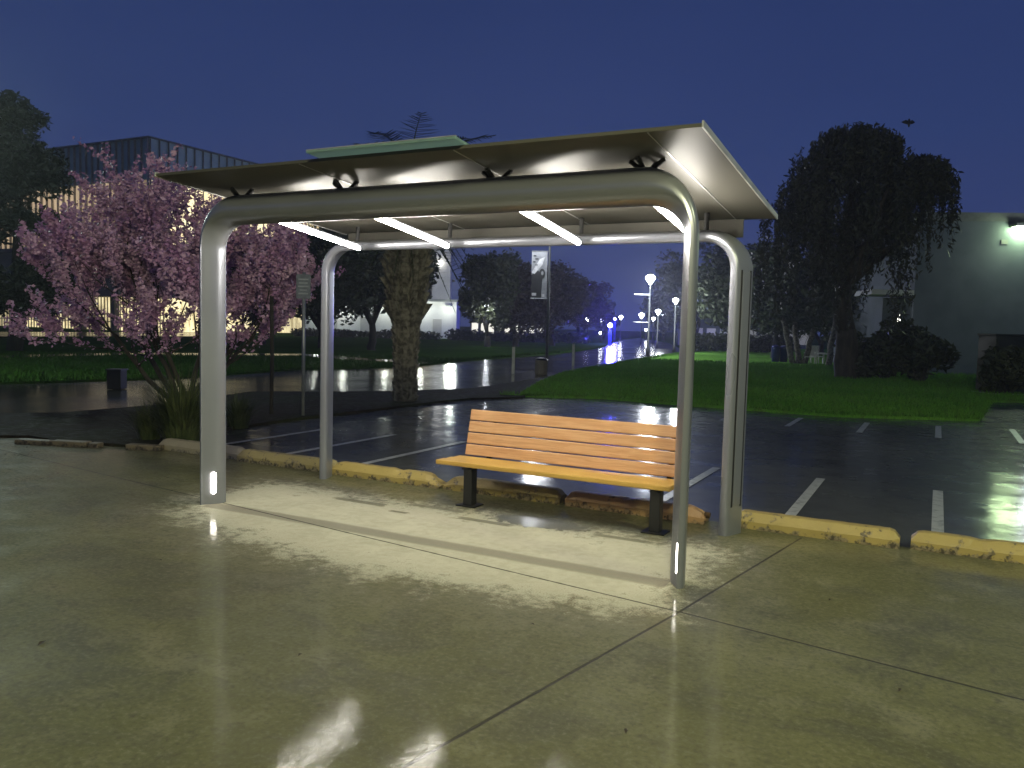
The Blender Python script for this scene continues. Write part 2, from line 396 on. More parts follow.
path_poly = gp((-600, 432), (60, 415.5), (150, 408), (250, 394), (380, 393.5), (460, 392), (470, 388), (547, 376.5), (620, 363.4), (690, 352.6), (668, 343), (640, 338), (620, 340), (602, 348), (560, 354), (470, 361), (400, 368), (300, 370), (180, 379), (0, 384.5), (-600, 392))
struct('wet_path', MB().sheet(path_poly, -.008), M['path'])
left_lawn = gp((-600, 391), (0, 383.5), (180, 378), (300, 369), (400, 367), (470, 360), (560, 353), (602, 347.3), (612, 342), (540, 339), (380, 337), (150, 336.5), (0, 337), (-600, 341))
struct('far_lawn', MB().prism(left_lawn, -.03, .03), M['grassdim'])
struct('narrow_path', MB().sheet(gp((-600, 368), (0, 358.5), (130, 355.5), (300, 356.5), (340, 359.5), (420, 364.5), (432, 363.5), (345, 357.5), (300, 354.5), (130, 353.4), (0, 356), (-600, 363)), .036), M['path'])
struct('library_terrace', MB().sheet(gp((-900, 346), (0, 338.5), (130, 337.), (230, 338), (230, 333), (-900, 329)), .030), M['path'])
def in_poly(P, x, y):
    n = len(P); c = np.zeros(len(x), bool); j = n-1
    for i in range(n):
        xi, yi = P[i]; xj, yj = P[j]
        k = ((yi > y) != (yj > y)) & (x < (xj-xi)*(y-yi)/(yj-yi+1e-12)+xi); c ^= k; j = i
    return c
def turf(poly, n, z, far):
    """short upright blades over the nearer part of a lawn and along its rim"""
    P = np.array(poly); cam_ = to_site((0, 0)); out = []
    while len(out) < n:
        q = RNG.random((20000, 2))*(P.max(0)-P.min(0))+P.min(0); q = q[in_poly(P, q[:, 0], q[:, 1])]
        dd = np.linalg.norm(q-cam_, axis=1); q = q[(dd < far) & (RNG.random(len(q)) < (14/np.maximum(dd, 14))**2)]; out += list(q)
    q = np.array(out[:n]); dd = np.linalg.norm(q-cam_, axis=1)
    rim = []
    for a, b_ in zip(P, np.roll(P, -1, 0)):
        L = np.linalg.norm(b_-a)
        if min(np.linalg.norm(a-cam_), np.linalg.norm(b_-cam_)) < far:
            k = int(min(L, 40)*45); s_ = RNG.random((k, 1)); rim.append(a+(b_-a)*s_+RNG.normal(0, .03, (k, 2)))
    q = np.concatenate([q]+rim); n = len(q); dd = np.linalg.norm(q-cam_, axis=1)
    h = (.045+.05*RNG.random(n))*(1+dd/60); w = .004*(1+dd/9); a = RNG.random(n)*2*PI; tx = RNG.normal(0, .03, (n, 2))
    v = np.zeros((n, 3, 3)); dx = np.stack([np.cos(a), np.sin(a)], 1)*w[:, None]
    v[:, 0, :2] = q-dx; v[:, 1, :2] = q+dx; v[:, 2, :2] = q+tx; v[:, :2, 2] = z-.01; v[:, 2, 2] = z+h
    return v.reshape(-1, 3), [(3*i, 3*i+1, 3*i+2) for i in range(n)]
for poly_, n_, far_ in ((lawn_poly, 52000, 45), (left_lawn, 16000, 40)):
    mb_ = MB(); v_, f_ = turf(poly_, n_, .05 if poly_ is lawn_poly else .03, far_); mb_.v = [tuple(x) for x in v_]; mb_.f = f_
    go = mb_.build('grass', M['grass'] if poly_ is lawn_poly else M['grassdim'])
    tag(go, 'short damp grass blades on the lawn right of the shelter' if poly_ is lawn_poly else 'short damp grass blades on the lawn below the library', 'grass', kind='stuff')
M['litter'] = mat('dead leaf', (.03, .022, .012), (.055, .038, .02), rough=.7)
for (x, y, sz, lab) in ((42, 643, .035, 'small dark fallen leaf alone on the paving at far left'), (626, 731, .024, 'small dark fallen leaf below the paving joint crossing'), (532, 624, .022, 'small dark fallen leaf just ahead of the dry patch'), (900, 690, .022, 'small dark fallen leaf beside the right hand joint'), (300, 655, .02, 'tiny fallen leaf in the middle of the wet paving'), (160, 560, .024, 'small fallen leaf ahead of the front left post'), (830, 600, .022, 'small fallen leaf in front of the yellow wheel stop')):
    g = G(x, y, .004); a = RNG.random()*PI; c_, s_ = math.cos(a)*sz, math.sin(a)*sz; mb_ = MB()
    gx, gy = g[0], g[1]
    mb_.add([(gx-c_, gy-s_, .004), (gx+s_*.35-c_*.2, gy-c_*.35-s_*.2, .010), (gx+c_, gy+s_, .005), (gx-s_*.38, gy+c_*.38, .012), (gx, gy, .006)], [(0, 1, 4), (1, 2, 4), (2, 3, 4), (3, 0, 4)])
    tag(mb_.build('fallen_leaf', M['litter'], org=g), lab, 'leaf', 'fallen leaves on the wet paving')
# parking-bay paint
mk = 0
for k in range(-6, 4):
    u = .325 + 1.228*k
    if k in (-3, -2): continue
    y1 = 4.85
    struct('bay_marking', MB().sheet([(u-.05, 2.15), (u+.05, 2.15), (u+.05, y1), (u-.05, y1)], -.006), M['paintline'])
for k in range(-2, 4):
    u = .325 + 1.228*k
    y0, y1 = 10.05+.12*abs(k), (11.9 if k > -2 else 11.3)+.35*max(k, 0)
    struct('bay_marking', MB().sheet([(u-.05, y0), (u+.05, y0), (u+.05, y1), (u-.05, y1)], -.006), M['paintline'])

# ------------------------------------------------------------------ wheel stops
def wheel_stop(u0, u1, v, m, label, seed, chip=None, group='concrete wheel stops in a row along the car park edge', yaw=0., h=.14, w=.19):
    r = np.random.default_rng(seed); n = 34; mb = MB()
    prof = [(0, 0), (0, .065), (.012, .085), (.045, h-.006), (.06, h), (w-.06, h), (w-.045, h-.006), (w-.012, .085), (w, .065), (w, 0)]
    L = u1-u0; k = len(prof)
    for i in range(n+1):
        s_ = i/n; x = u0 + L*s_
        endd = min(s_, 1-s_)*L
        drop = max(0, .05-endd)*1.1
        for (py, pz) in prof:
            z = pz if pz < .07 else max(.07, pz - drop)
            jit = r.normal(0, .0011, 2) if pz > 0 else (0, 0)
            cx = 0
            if chip and pz > .03:
                for (cs, rad, dep) in chip:
                    q = math.exp(-((s_-cs)*L/rad)**2); z -= dep*q*(pz/h)*(.7+.5*r.random()); cx += .02*q*r.normal()
            mb.v.append((x+cx, v+py+jit[0]+yaw*(x-u0), max(0.001, z+jit[1])))
    for i in range(n):
        for j in range(k-1):
            a = i*k+j; mb.f.append((a, a+k, a+k+1, a+1))
    mb.f.append(tuple(range(k))); mb.f.append(tuple(n*k+j for j in range(k-1, -1, -1)))
    o = mb.build('wheel_stop', m, org=((u0+u1)/2, v, 0))
    tag(o, label, 'wheel stop', group); return o
ws = [(-7.32, -5.93, 1.86, 'curb_p', 'pale concrete wheel stop, hardly any yellow, behind the front left post', None),
      (-5.88, -4.45, 1.80, 'curb_y2', 'faded yellow wheel stop between the pale one and the thin back post', None),
      (-4.42, -3.02, 1.78, 'curb_y', 'yellow wheel stop just right of the thin back post, broken at its right end', [(.99, .10, .07), (.62, .05, .02)]),
      (-2.97, -1.66, 1.80, 'curb_y', 'yellow wheel stop seen under the left half of the bench', [(.0, .09, .05)]),
      (-1.60, -.27, 1.80, 'curb_r', 'reddish worn wheel stop under the right half of the bench', [(.45, .05, .02), (.97, .08, .03)]),
      (-.04, 1.28, 1.87, 'curb_y', 'yellow wheel stop directly right of the back right post', None),
      (1.36, 2.75, 1.93, 'curb_y', 'yellow wheel stop farthest right, cut by the frame edge', [(.35, .06, .02)])]
for i, (a, b_, v, mm, lab, ch) in enumerate(ws):
    wheel_stop(a, b_, v-.06, M[mm], lab, i+3, ch)
lone = MB().tube([(-.27-.012, 1.82, .075), (-.235, 1.82, .072)], .028, 9).build('rebar_hole', M['rust'], None)
lone.name = 'rusty_bolt'; tag(lone, 'rusty hole and bolt at the right end of the reddish wheel stop', 'bolt')
# low kerb along the planting bed on the far left
kl = MB()
for i in range(6):
    a = np.array(G(-60+37*i, 440+1.9*i)[:2]); b_ = np.array(G(-60+37*(i+1)-1, 440+1.9*(i+1))[:2]); d = (b_-a)/np.linalg.norm(b_-a); nn = np.array([-d[1], d[0]])
    kl.prism([a, b_-d*(.02+.35*(i % 3 == 1)), b_-d*(.02+.35*(i % 3 == 1))+nn*.13, a+nn*.13], -.03, .06+.008*(i % 2))
tag(kl.build('bed_kerb', M['curb_d'], bevel=.012), 'low worn kerb edging the planting bed at far left', 'kerb')

# ------------------------------------------------------------------ bus shelter
L_, DEP = 4.36, 1.557
sh = thing('bus_shelter', (-L_/2, DEP/2, 0), 'brushed metal bus shelter of two bent frames under a sloping lit roof', 'bus shelter')
def frame(v, top, post, beam, R_out, facet=0.):
    """bent tube whose section (width, thickness, twist, squareness) changes from the posts to the beam"""
    n_arc = 16; B = np.array([0, 1., 0])
    H = top - beam[1]*.5; R = R_out - (post[1]+beam[1])*.25
    path = []
    for z in np.linspace(0, H-R, 9): path.append(((-L_, v, z), (-1, 0, 0), 0.))
    for a in np.linspace(0, PI/2, n_arc)[1:]: path.append(((-L_+R-R*math.cos(a), v, H-R+R*math.sin(a)), (-math.cos(a), 0, math.sin(a)), a/(PI/2)))
    for x in np.linspace(-L_+R, -R, 12)[1:]: path.append(((x, v, H), (0, 0, 1), 1.))
    for a in np.linspace(PI/2, 0, n_arc)[1:]: path.append(((-R+R*math.cos(a), v, H-R+R*math.sin(a)), (math.cos(a), 0, math.sin(a)), a/(PI/2)))
    for z in np.linspace(H-R, 0, 9)[1:]: path.append(((0, v, z), (1, 0, 0), 0.))
    mb = MB(); K = 44
    for p, N, q_ in path:
        f = q_*q_*(3-2*q_); W_, T_, phi, sq_ = [a_*(1-f)+b_*f for a_, b_ in zip(post, beam)]
        c = math.cos(phi); s = math.sin(phi); ex = 2/sq_
        N = v3(N); w = c*B + s*N; t_ = c*N - s*B
        for k in range(K):
            q = 2*PI*k/K; cq, sq = math.cos(q), math.sin(q)
            x = math.copysign(abs(cq)**ex, cq)*W_/2; y = math.copysign(abs(sq)**ex, sq)*T_/2
            if y < 0 and x < .12*W_: y *= 1 - facet*(1-f)*min(1, ((.12*W_-x)/(.62*W_)))**1.15
            mb.v.append(tuple(v3(p) + w*x + t_*y))
    n = len(path)
    for i in range(n-1):
        for k in range(K):
            a = i*K+k; b_ = i*K+(k+1) % K; mb.f.append((a, a+K, b_+K, b_))
    mb.f.append(tuple(range(K))); mb.f.append(tuple((n-1)*K+k for k in range(K-1, -1, -1)))
    fo = mb.build('frame', M['steel'], sh, smooth=True); fo.data.set_sharp_from_angle(angle=math.radians(17))
    c = math.cos(post[2]); s = math.sin(post[2])
    return fo, (lambda N: (c*B + s*v3(N), c*v3(N) - s*B))
TF, TB = .10, .088
ff, axf = frame(0, 2.765, (.235, TF, math.radians(-13), 3.6), (.27, .235, math.radians(-16), 2.5), .42, 1.2)
fb, axb = frame(DEP, 2.535, (.24, TB, math.radians(22), 4.5), (.22, .095, math.radians(10), 3.5), .34)
MB().box((-4.30, 1.82, 2.50), (-.06, 1.84, 2.655)).build('beam_shade_strip', M['roof'], sh)  # added dark strip standing in for the shaded top face of the back beam
ff['label'] = 'deep front frame facing the pavement'; fb['label'] = 'lower back frame by the wheel stops'
Z3 = np.array([0, 0, 1.])
for (x, N) in ((-L_, (-1, 0, 0)), (0, (1, 0, 0))):      # recessed lights low on the inner faces of the front posts
    w, t_ = axf(N); c = v3((x, 0, .195)) - t_*(TF*(.40 if x < -1 else .06)) - w*(.015 if x < -1 else .085)
    mb = MB(); n = 20; hw, hh = (.024 if x < -1 else .016), .10
    ring = []
    for k in range(n):
        q = 2*PI*k/n; yy = hw*math.cos(q); zz = hw*math.sin(q) + (hh-hw)*(1 if math.sin(q) >= 0 else -1)
        ring.append((yy, zz))
    vs = [c + w*a + Z3*b_ - t_*.004 for a, b_ in ring] + [c + w*a + Z3*b_ + t_*.012 for a, b_ in ring]
    mb.add(vs, [tuple(range(n)), tuple(range(2*n-1, n-1, -1))] + [(i, (i+1) % n, n+(i+1) % n, n+i) for i in range(n)])
    mb.build('base_light', M['slot'], ff)
w, t_ = axb((1, 0, 0))
c = v3((0, DEP, 1.22)) + t_*(TB/2+.002)
for (dw, hw) in ((-.062, .006), (.062, .006)):
    MB().obox(c + w*dw, w*hw, t_*.004, Z3*.98).build('cover_rail', M['dark'], fb)
MB().obox(c + t_*.001, w*.05, t_*.006, Z3*.965).build('cover_panel', M['steel'], fb, bevel=.003)
# roof: one sloping sheet, proud edge trim, seams below
UL, UR, VF, VB = -4.42, .188, -.55, 1.93
ZF, ZB = 2.872, 2.662
def rz(v): return ZF + (ZB-ZF)*(v-VF)/(VB-VF)
def roofbox(mb, u0, u1, v0, v1, d0, d1):
    return mb.add([(u0, v0, rz(v0)+d0), (u1, v0, rz(v0)+d0), (u1, v1, rz(v1)+d0), (u0, v1, rz(v1)+d0), (u0, v0, rz(v0)+d1), (u1, v0, rz(v0)+d1), (u1, v1, rz(v1)+d1), (u0, v1, rz(v1)+d1)],
                  [(0,3,2,1),(4,5,6,7),(0,1,5,4),(1,2,6,5),(2,3,7,6),(3,0,4,7)])
rf = roofbox(MB(), UL, UR, VF, VB, 0, .022).build('roof', M['roof'], sh)
for u in (UR+.001, UL-.012):
    e = MB(); roofbox(e, u, u+.011, VF-.01, VB+.01, -.006, .034); e.build('edge_trim', M['edge'], rf)
for u in (-2.86, -1.50, -.14):
    s_ = MB(); roofbox(s_, u-.005, u+.005, VF+.01, VB-.01, -.005, -.001); s_.build('seam', M['edge'], rf)
# solar panel lying on the roof, reaching past its front edge
def m_solar():
    m, t, b = newmat('frosted panel glass')
    b.inputs['Base Color'].default_value = (.42, .62, .60, 1); b.inputs['Roughness'].default_value = .35
    tr = t.n.new('ShaderNodeBsdfTranslucent'); tr.inputs[0].default_value = (.60, .74, .72, 1)
    mx = t.n.new('ShaderNodeMixShader'); mx.inputs[0].default_value = .75; t.link(b.outputs[0], mx.inputs[1]); t.link(tr.outputs[0], mx.inputs[2])
    t.link(mx.outputs[0], t.n['Material Output'].inputs[0])
    return m
s_ = MB(); roofbox(s_, -2.67, -1.40, -.68, .35, .026, .040); sp = s_.build('solar_panel', m_solar(), sh)
s_ = MB()
roofbox(s_, -2.67, -1.40, -.68, -.665, .042, .048); s_.build('panel_frame', M['edge'], sp)
# brackets between the beams and the roof
for u in (-4.0, -2.86, -1.46, -.32):
    mb = MB()
    mb.box((u-.06, -.05, 2.735), (u+.06, .05, 2.765))
    for a_, y_ in ((-.12, 0), (.12, 0), (-.04, -.09), (.04, .09)): mb.tube([(u+a_*.2, y_*.2, 2.75), (u+a_, y_, rz(y_)-.004)], .017, 6)
    mb.build('bracket', M['blk'], sh)
    mb = MB(); mb.tube([(u, DEP+.04, 2.52), (u, DEP+.05, rz(DEP+.05)-.003)], .022, 8)
    mb.build('bracket', M['blk'], sh)
# light tubes from the front beam down to the back beam
for u in (-3.72, -2.68, -1.34, -.31):
    a, b_ = v3((u, .165, 2.562)), v3((u, 1.27, 2.430))
    lt = MB().tube([a, b_], .021, 12).build('light_tube', M['tube'], sh, smooth=False)
    d = (b_-a)/np.linalg.norm(b_-a)
    hs = MB().obox((a+b_)/2+np.array([0, 0, .034]), (.010, 0, 0), d*.55, (0, 0, .006))
    for p in (a, b_): hs.obox(p+np.array([0, 0, .012]), (.012, 0, 0), d*.03, (0, 0, .03))
    hs.build('light_batten', M['steel'], lt)
MB().box((-1.16, .62, 2.66), (-.98, .82, 2.745)).build('junction_box', M['steel'], sh, bevel=.01)

# ------------------------------------------------------------------ bench
bn = thing('park_bench', (-1.53, 1.3, 0), 'long orange timber bench on two black pedestal legs under the shelter', 'bench')
U0, U1 = -2.66, -.40
for i, (v0, v1, z) in enumerate(((1.11, 1.245, .425), (1.253, 1.388, .418), (1.396, 1.54, .412))):
    MB().box((U0, v0, z-.042), (U1, v1, z)).build('seat_slat', M['seatwood_lit'], bn, bevel=.008)
for i in range(4):                                   # back boards lean away
    a = .426 + i*.1115; lean = .13; y = 1.565 + (a-.44)*lean*1.9
    mb = MB(); c = ((U0+U1)/2+.03, y+.012, a+.047)
    mb.obox(c, ((U1-U0)/2-.03, 0, 0), (0, .019, -.004), (0, .012, .051))
    mb.build('back_slat', M['backwood'], bn, bevel=.007)
for u in (-2.36, -.55):
    mb = MB().box((u-.045, 1.20, .01), (u+.045, 1.30, .355))
    lg = mb.build('leg', M['dark'], bn, bevel=.006)
    MB().box((u-.10, 1.16, 0.001), (u+.10, 1.34, .012)).build('foot_plate', M['dark'], lg)
    br = MB(); br.box((u-.03, 1.14, .355), (u+.03, 1.60, .369))
    br.add([(u-.02, 1.575, .36), (u+.02, 1.575, .36), (u+.02, 1.62, .36), (u-.02, 1.62, .36), (u-.02, 1.703, .85), (u+.02, 1.703, .85), (u+.02, 1.73, .85), (u-.02, 1.73, .85)], [(0,3,2,1),(4,5,6,7),(0,1,5,4),(1,2,6,5),(2,3,7,6),(3,0,4,7)])
    br.build('bracket', M['dark'], lg)

# ------------------------------------------------------------------ trees
def limb(mb, p0, p1, r0, r1, wig=.06, n=5, sides=7):
    p0, p1 = v3(p0), v3(p1); L = np.linalg.norm(p1-p0); pts = []; rs = []
    for i in range(n+1):
        s_ = i/n; p = p0*(1-s_)+p1*s_
        if 0 < i < n: p = p + RNG.normal(0, wig*L, 3)*.5
        pts.append(p); rs.append(r0*(1-s_)+r1*s_)
    mb.tube(pts, rs, sides); return pts
def clump_points(clumps, n):
    """points spread through a set of ellipsoid clumps (centre, radius vector)"""
    vol = np.array([np.prod(r)**(2/3) for c, r in clumps]); vol /= vol.sum(); out = []
    for (c, r), f in zip(clumps, vol):
        k = max(4, int(n*f)); d = RNG.normal(size=(k, 3)); d /= np.linalg.norm(d, axis=1, keepdims=True)
        rad = RNG.random((k, 1))**.45
        out.append(v3(c) + d*rad*v3(r))
    return np.concatenate(out)
def crown_clumps(c, r, k, sub=.36, flat=.8):
    out = []
    for _ in range(k):
        d = RNG.normal(size=3); d /= np.linalg.norm(d); q = (.45+.55*RNG.random())
        cc = v3(c) + d*q*v3(r)*(1-sub*.6); s_ = sub*(.6+.8*RNG.random())
        out.append((cc, v3(r)*s_*np.array([1, 1, flat])))
    return out
def base_at(x, D): p = A(x, 330, D); return np.array([p[0], p[1], 0.])
def mpp(D): return D/F_PX
def row_of_ground(x, D):
    # picture row where flat ground lies at this distance
    lo, hi = 300., 2000.
    for _ in range(40):
        m_ = (lo+hi)/2; d = _ray(x, m_)
        if d[2] >= 0 or -EYE/d[2]*d[1] > D: lo = m_
        else: hi = m_
    return hi
def tree(label, cx, D, top, bot, wpx, leaf, n=9000, size=.3, name='tree', group=None, trunk_r=.16, fork=3, k=26, cat='tree', ground_px=None, lean=0., depth=1., bark='barkdark', sub=.36):
    b0 = base_at(cx, D); m_ = mpp(D); y0 = row_of_ground(cx, D)
    zt, zb = (y0-top)*m_, max((y0-bot)*m_, .3); w = wpx*m_/2
    t = thing(name, tuple(b0), label, cat, group)
    c = b0 + np.array([lean, 0, (zt+zb)/2]); r = np.array([w, w*depth, (zt-zb)/2])
    mb = MB(); fz = zb*.75+.1
    limb(mb, b0 - np.array([0, 0, .1]), b0+np.array([lean*.3, 0, fz]), trunk_r*1.25, trunk_r*.85, .03)
    cl = crown_clumps(c, r, k, sub)
    for i in range(fork):
        a = 2*PI*i/fork + RNG.random(); tgt = c + np.array([math.cos(a)*r[0]*.55, math.sin(a)*r[1]*.55, r[2]*(.1+.5*RNG.random())])
        pts = limb(mb, b0+np.array([lean*.3, 0, fz-.08]), tgt, trunk_r*.62, trunk_r*.15, .08)
        for j in range(2):
            cc = cl[RNG.integers(len(cl))][0]; limb(mb, pts[3], cc, trunk_r*.25, trunk_r*.06, .08, 4, 5)
    mb.build('trunk', M[bark], t, smooth=True)
    leaves('crown', M[leaf], t, clump_points(cl, n), size)
    return t

# -- the flowering tree
def redbud():
    D = 15.6; b0 = base_at(186, D); b0[2] = .02; m_ = mpp(D)
    t = thing('flowering_tree', tuple(b0), 'lilac pink flowering tree with several thin trunks left of the shelter', 'tree')
    right = np.array([math.cos(ANG), -math.sin(ANG), 0])       # picture-right in site axes
    rt2 = np.array([EV[0], NV[0], 0.]); fw2 = np.array([EV[1], NV[1], 0.])
    mb = MB(); tips = []
    def grow(p, d, L, r, lev):
        n = 5; pts = [p]; rs = [r]
        for i in range(n):
            d = d + RNG.normal(0, .13, 3) + np.array([0, 0, .07]); d /= np.linalg.norm(d)
            p = p + d*L/n; pts.append(p); rs.append(r*(1-.55*(i+1)/n))
        mb.tube(pts, rs, 6 if lev < 2 else 4, cap=False)
        if lev >= 1: tips.append((pts, lev))
        if lev < 4:
            nb = (4, 4, 4, 3)[lev]
            for k in range(nb):
                q = pts[min(n, 2+k % 4)] if lev else pts[min(n, 3+k % 3)]
                dd = d + RNG.normal(0, (.5, .42, .4, .36)[lev], 3); dd[2] = abs(dd[2])*.9 + .3
                dd /= np.linalg.norm(dd)
                grow(q, dd, L*(.70 if lev else .82)*(.75+.4*RNG.random()), rs[-1]*.75, lev+1)
    for a, tilt in ((-.75, .95), (-.42, .5), (-.05, .25), (.30, .5), (.62, .85), (.95, 1.25), (-1.0, 1.3)):
        d = rt2*math.sin(a)*tilt + fw2*RNG.normal(0, .35) + np.array([0, 0, 1.]); d /= np.linalg.norm(d)
        grow(b0 + rt2*a*.12 + fw2*RNG.normal(0, .1), d, 1.68+.25*RNG.random(), .062, 0)
    mb.build('trunk', M['bark'], t, smooth=True)
    pts = []
    for ps, lev in tips:
        ps = np.array(ps)
        k = (0, 16, 44, 60, 72)[lev]
        s_ = RNG.random(k)*(len(ps)-1); i = s_.astype(int).clip(0, len(ps)-2); f = (s_-i)[:, None]
        q = ps[i]*(1-f)+ps[i+1]*f + RNG.normal(0, .032, (k, 3)); pts.append(q)
    pts = np.concatenate(pts)
    pts = pts[pts[:, 2] > .70]
    if len(pts) > 90000: pts = pts[RNG.choice(len(pts), 90000, False)]
    print('redbud', len(pts), pts.min(0)-b0, pts.max(0)-b0)
    leaves('blossom', M['blossom'], t, pts, .062, 1.5, jitter=.4)
RNG = np.random.default_rng(7); redbud()

# -- spiky ornamental grass at its foot
def grass_clump(cx, cy, wpx, hpx, label, n=800, name='ornamental_grass', spread=.9):
    g = np.array(G(cx, cy)); D = dist_at(cy, cx); m_ = mpp(D); H = hpx*m_; Wd = wpx*m_/2
    t = thing(name, tuple(g), label, 'plant')
    mb = MB()
    for i in range(n):
        a = RNG.random()*2*PI; r0 = RNG.random()*Wd*.35; h = H*(.45+.6*RNG.random()); out = Wd*(.2+spread*RNG.random()**.8)
        p0 = g + np.array([math.cos(a)*r0, math.sin(a)*r0, 0]); dirn = np.array([math.cos(a), math.sin(a), 0]); side = np.array([-math.sin(a), math.cos(a), 0])*.009
        pv = []
        for s_ in (0, .4, .75, 1.):
            p = p0 + dirn*out*s_**1.7 + np.array([0, 0, h*(s_ - .28*s_**3*(out/Wd))]); pv += [p-side*(1.02-s_), p+side*(1.02-s_)]
        mb.add(pv, [(0, 1, 3, 2), (2, 3, 5, 4), (4, 5, 7, 6)])
    mb.build('blade', M['blade'], t); t.children[0]['kind'] = 'stuff'
    return t
grass_clump(183, 446, 96, 92, 'tall dark arching grass clump left of the front left post', 1100)
grass_clump(150, 441, 60, 50, 'low dark grass tuft at the kerb, left of the tall clump', 320)
grass_clump(238, 428, 60, 46, 'low grass tuft right of the front left post', 300)

# -- dark conifer at the left edge
def big_left_tree():
    D = 36.; b0 = base_at(14, D); m_ = mpp(D); y0 = row_of_ground(14, D)
    t = thing('conifer', tuple(b0), 'big dark evergreen tree with a bare trunk at the left edge', 'tree')
    mb = MB(); H = (y0-98)*m_
    limb(mb, b0, b0+np.array([.4, .2, H*.9]), .34, .06, .01, 7, 9)
    cl = []
    for i in range(46):
        s_ = RNG.random(); z = H*(.17+.80*s_); R = (2.7-2.1*s_**1.7)*(1.0 if s_ > .1 else .7)
        a = RNG.random()*2*PI; q = R*(.45+.45*RNG.random())
        cl.append((b0+np.array([math.cos(a)*q, math.sin(a)*q, z]), np.array([1.25, 1.25, .62])*(.75+.4*RNG.random())))
        if i % 3 == 0: limb(mb, b0+np.array([.1, 0, z*.95]), cl[-1][0], .06, .02, .05, 3, 5)
    cl.append((b0+np.array([0, 0, H*.95]), np.array([.9, .9, .6])))
    mb.build('trunk', M['barkdark'], t, smooth=True)
    leaves('crown', M['leafdark'], t, clump_points(cl, 26000), .26, 2.5, droop=.3)
big_left_tree()

# -- palm by the bed
def palm_frond(mb, base, ang, elev, L, droop, n=16, leaf=.45):
    base = v3(base); h = np.array([math.cos(ang), math.sin(ang), 0]); pts = []
    for i in range(n+1):
        s_ = i/n; pts.append(base + h*L*s_*math.cos(elev*(1-.45*s_)) + np.array([0, 0, L*(math.sin(elev)*s_ - droop*s_*s_)]))
    mb.tube(pts, [.026*(1-.8*i/n) for i in range(n+1)], 4)
    sd = np.cross(h, (0, 0, 1.))
    for i in range(2, n+1):
        for k in range(2):
            for sgn in (-1, 1):
                s_ = (i+.5*k)/n
                p = pts[i] if k == 0 or i == n else (pts[i]+pts[i+1])/2
                l = leaf*(math.sin(PI*min(s_, 1)*.85+.25))*(.85+.3*RNG.random())
                d = sd*sgn*.8 + h*.65 + np.array([0, 0, .15-.25*RNG.random()]); d /= np.linalg.norm(d); w = np.cross(d, (0, 0, 1.)); w = w/np.linalg.norm(w)*.018
                mb.add([p-w, p+w, p+d*l*.6+w*.8, p+d*l, p+d*l*.6-w*.8], [(0, 1, 2, 3, 4)])
def palm():
    D = 17.4; b0 = base_at(406, D); m_ = mpp(D); y0 = row_of_ground(406, D)
    t = thing('palm_tree', tuple(b0), 'stout palm with a rough boot covered trunk behind the shelter', 'palm tree')
    H = (y0-200)*m_
    def rad(z):
        y = y0 - z/m_
        return m_*np.interp(y, [205, 250, 285, 320, 350, 372, 395, 405], [17, 18, 18, 16, 12.5, 12, 12.5, 14])
    mb = MB(); zs = np.linspace(-.1, H, 30); mb.tube([b0+np.array([0, 0, z]) for z in zs], [rad(z)*.86 for z in zs], 16)
    # old leaf bases set in spirals
    nr = 46
    for i in range(nr):
        z = .04 + (H-.04)*i/nr; k = 13
        big = 1. if z < H*.38 else 1.7
        for j in range(k):
            a = 2*PI*(j/k) + i*.48; R = rad(z)*.88; o = np.array([math.cos(a), math.sin(a), 0]); s_ = np.array([-math.sin(a), math.cos(a), 0])
            p = b0 + o*R + np.array([0, 0, z]); hw = .052*big*(.8+.4*RNG.random()); hh = (.12 if big == 1 else .34)*(.8+.5*RNG.random()); out = (.06 if big == 1 else .17)*(.4+1.2*RNG.random()**1.5)
            mb.add([p-s_*hw, p+s_*hw, p+s_*hw*.45+o*out+Z3*hh, p-s_*hw*.45+o*out+Z3*hh, p-s_*hw*.5-o*.03+Z3*hh*1.05, p+s_*hw*.5-o*.03+Z3*hh*1.05], [(0, 1, 2, 3), (3, 2, 5, 4), (0, 3, 4), (1, 5, 2)])
    mb.build('trunk', M['palmtrunk'], t)
    top = b0 + np.array([0, 0, H])
    for i in range(80):
        s_ = i/79; el = 1.12 - 2.2*s_; mbf = MB()
        palm_frond(mbf, top+np.array([0, 0, .35*(1-s_)]), i*2.4+RNG.normal()*.2, el, (1.75 if s_ < .4 else 1.3)+.4*RNG.random(), .3+.3*RNG.random(), 16, .55)
        mbf.build('frond', M['frond'], t)
palm()

# ------------------------------------------------------------------ signs and poles near the bed
g = G(303, 417.5); D = dist_at(417.5, 303); m_ = mpp(D)
sp_ = thing('sign_post', tuple(g), 'thin grey sign post with a small blue grey plate in the planting bed', 'sign')
MB().tube([(g[0], g[1], -.1), (g[0], g[1], 145*m_)], .031, 10).build('pole', M['polegrey'], sp_, smooth=True)
rt2 = np.array([EV[0], NV[0], 0.]); fw2 = np.array([EV[1], NV[1], 0.])
c = v3(g) + Z3*(417.5-286.5)*m_ - fw2*.04
pl = MB().obox(c, rt2*7.2*m_, fw2*.004, Z3*12*m_).build('sign_plate', M['signback'], sp_, bevel=.004)
for k, (dz, wd) in enumerate(((7, 5), (3.4, 4.4), (0, 5.2), (-3.6, 3.6), (-7, 4.8))):
    MB().obox(c + Z3*dz*m_ - fw2*.007, rt2*wd*m_, fw2*.002, Z3*.7*m_).build('sign_row', M['signrow'], pl)
g = G(271, 416.); D = dist_at(416, 271); m_ = mpp(D)
tag(MB().tube([(g[0], g[1], -.1), (g[0]+.02, g[1], 60*m_), (g[0], g[1], 120*m_)], .035, 9).build('stake', M['barkdark'], org=g, smooth=True), 'dark thin wooden stake left of the sign post', 'stake')
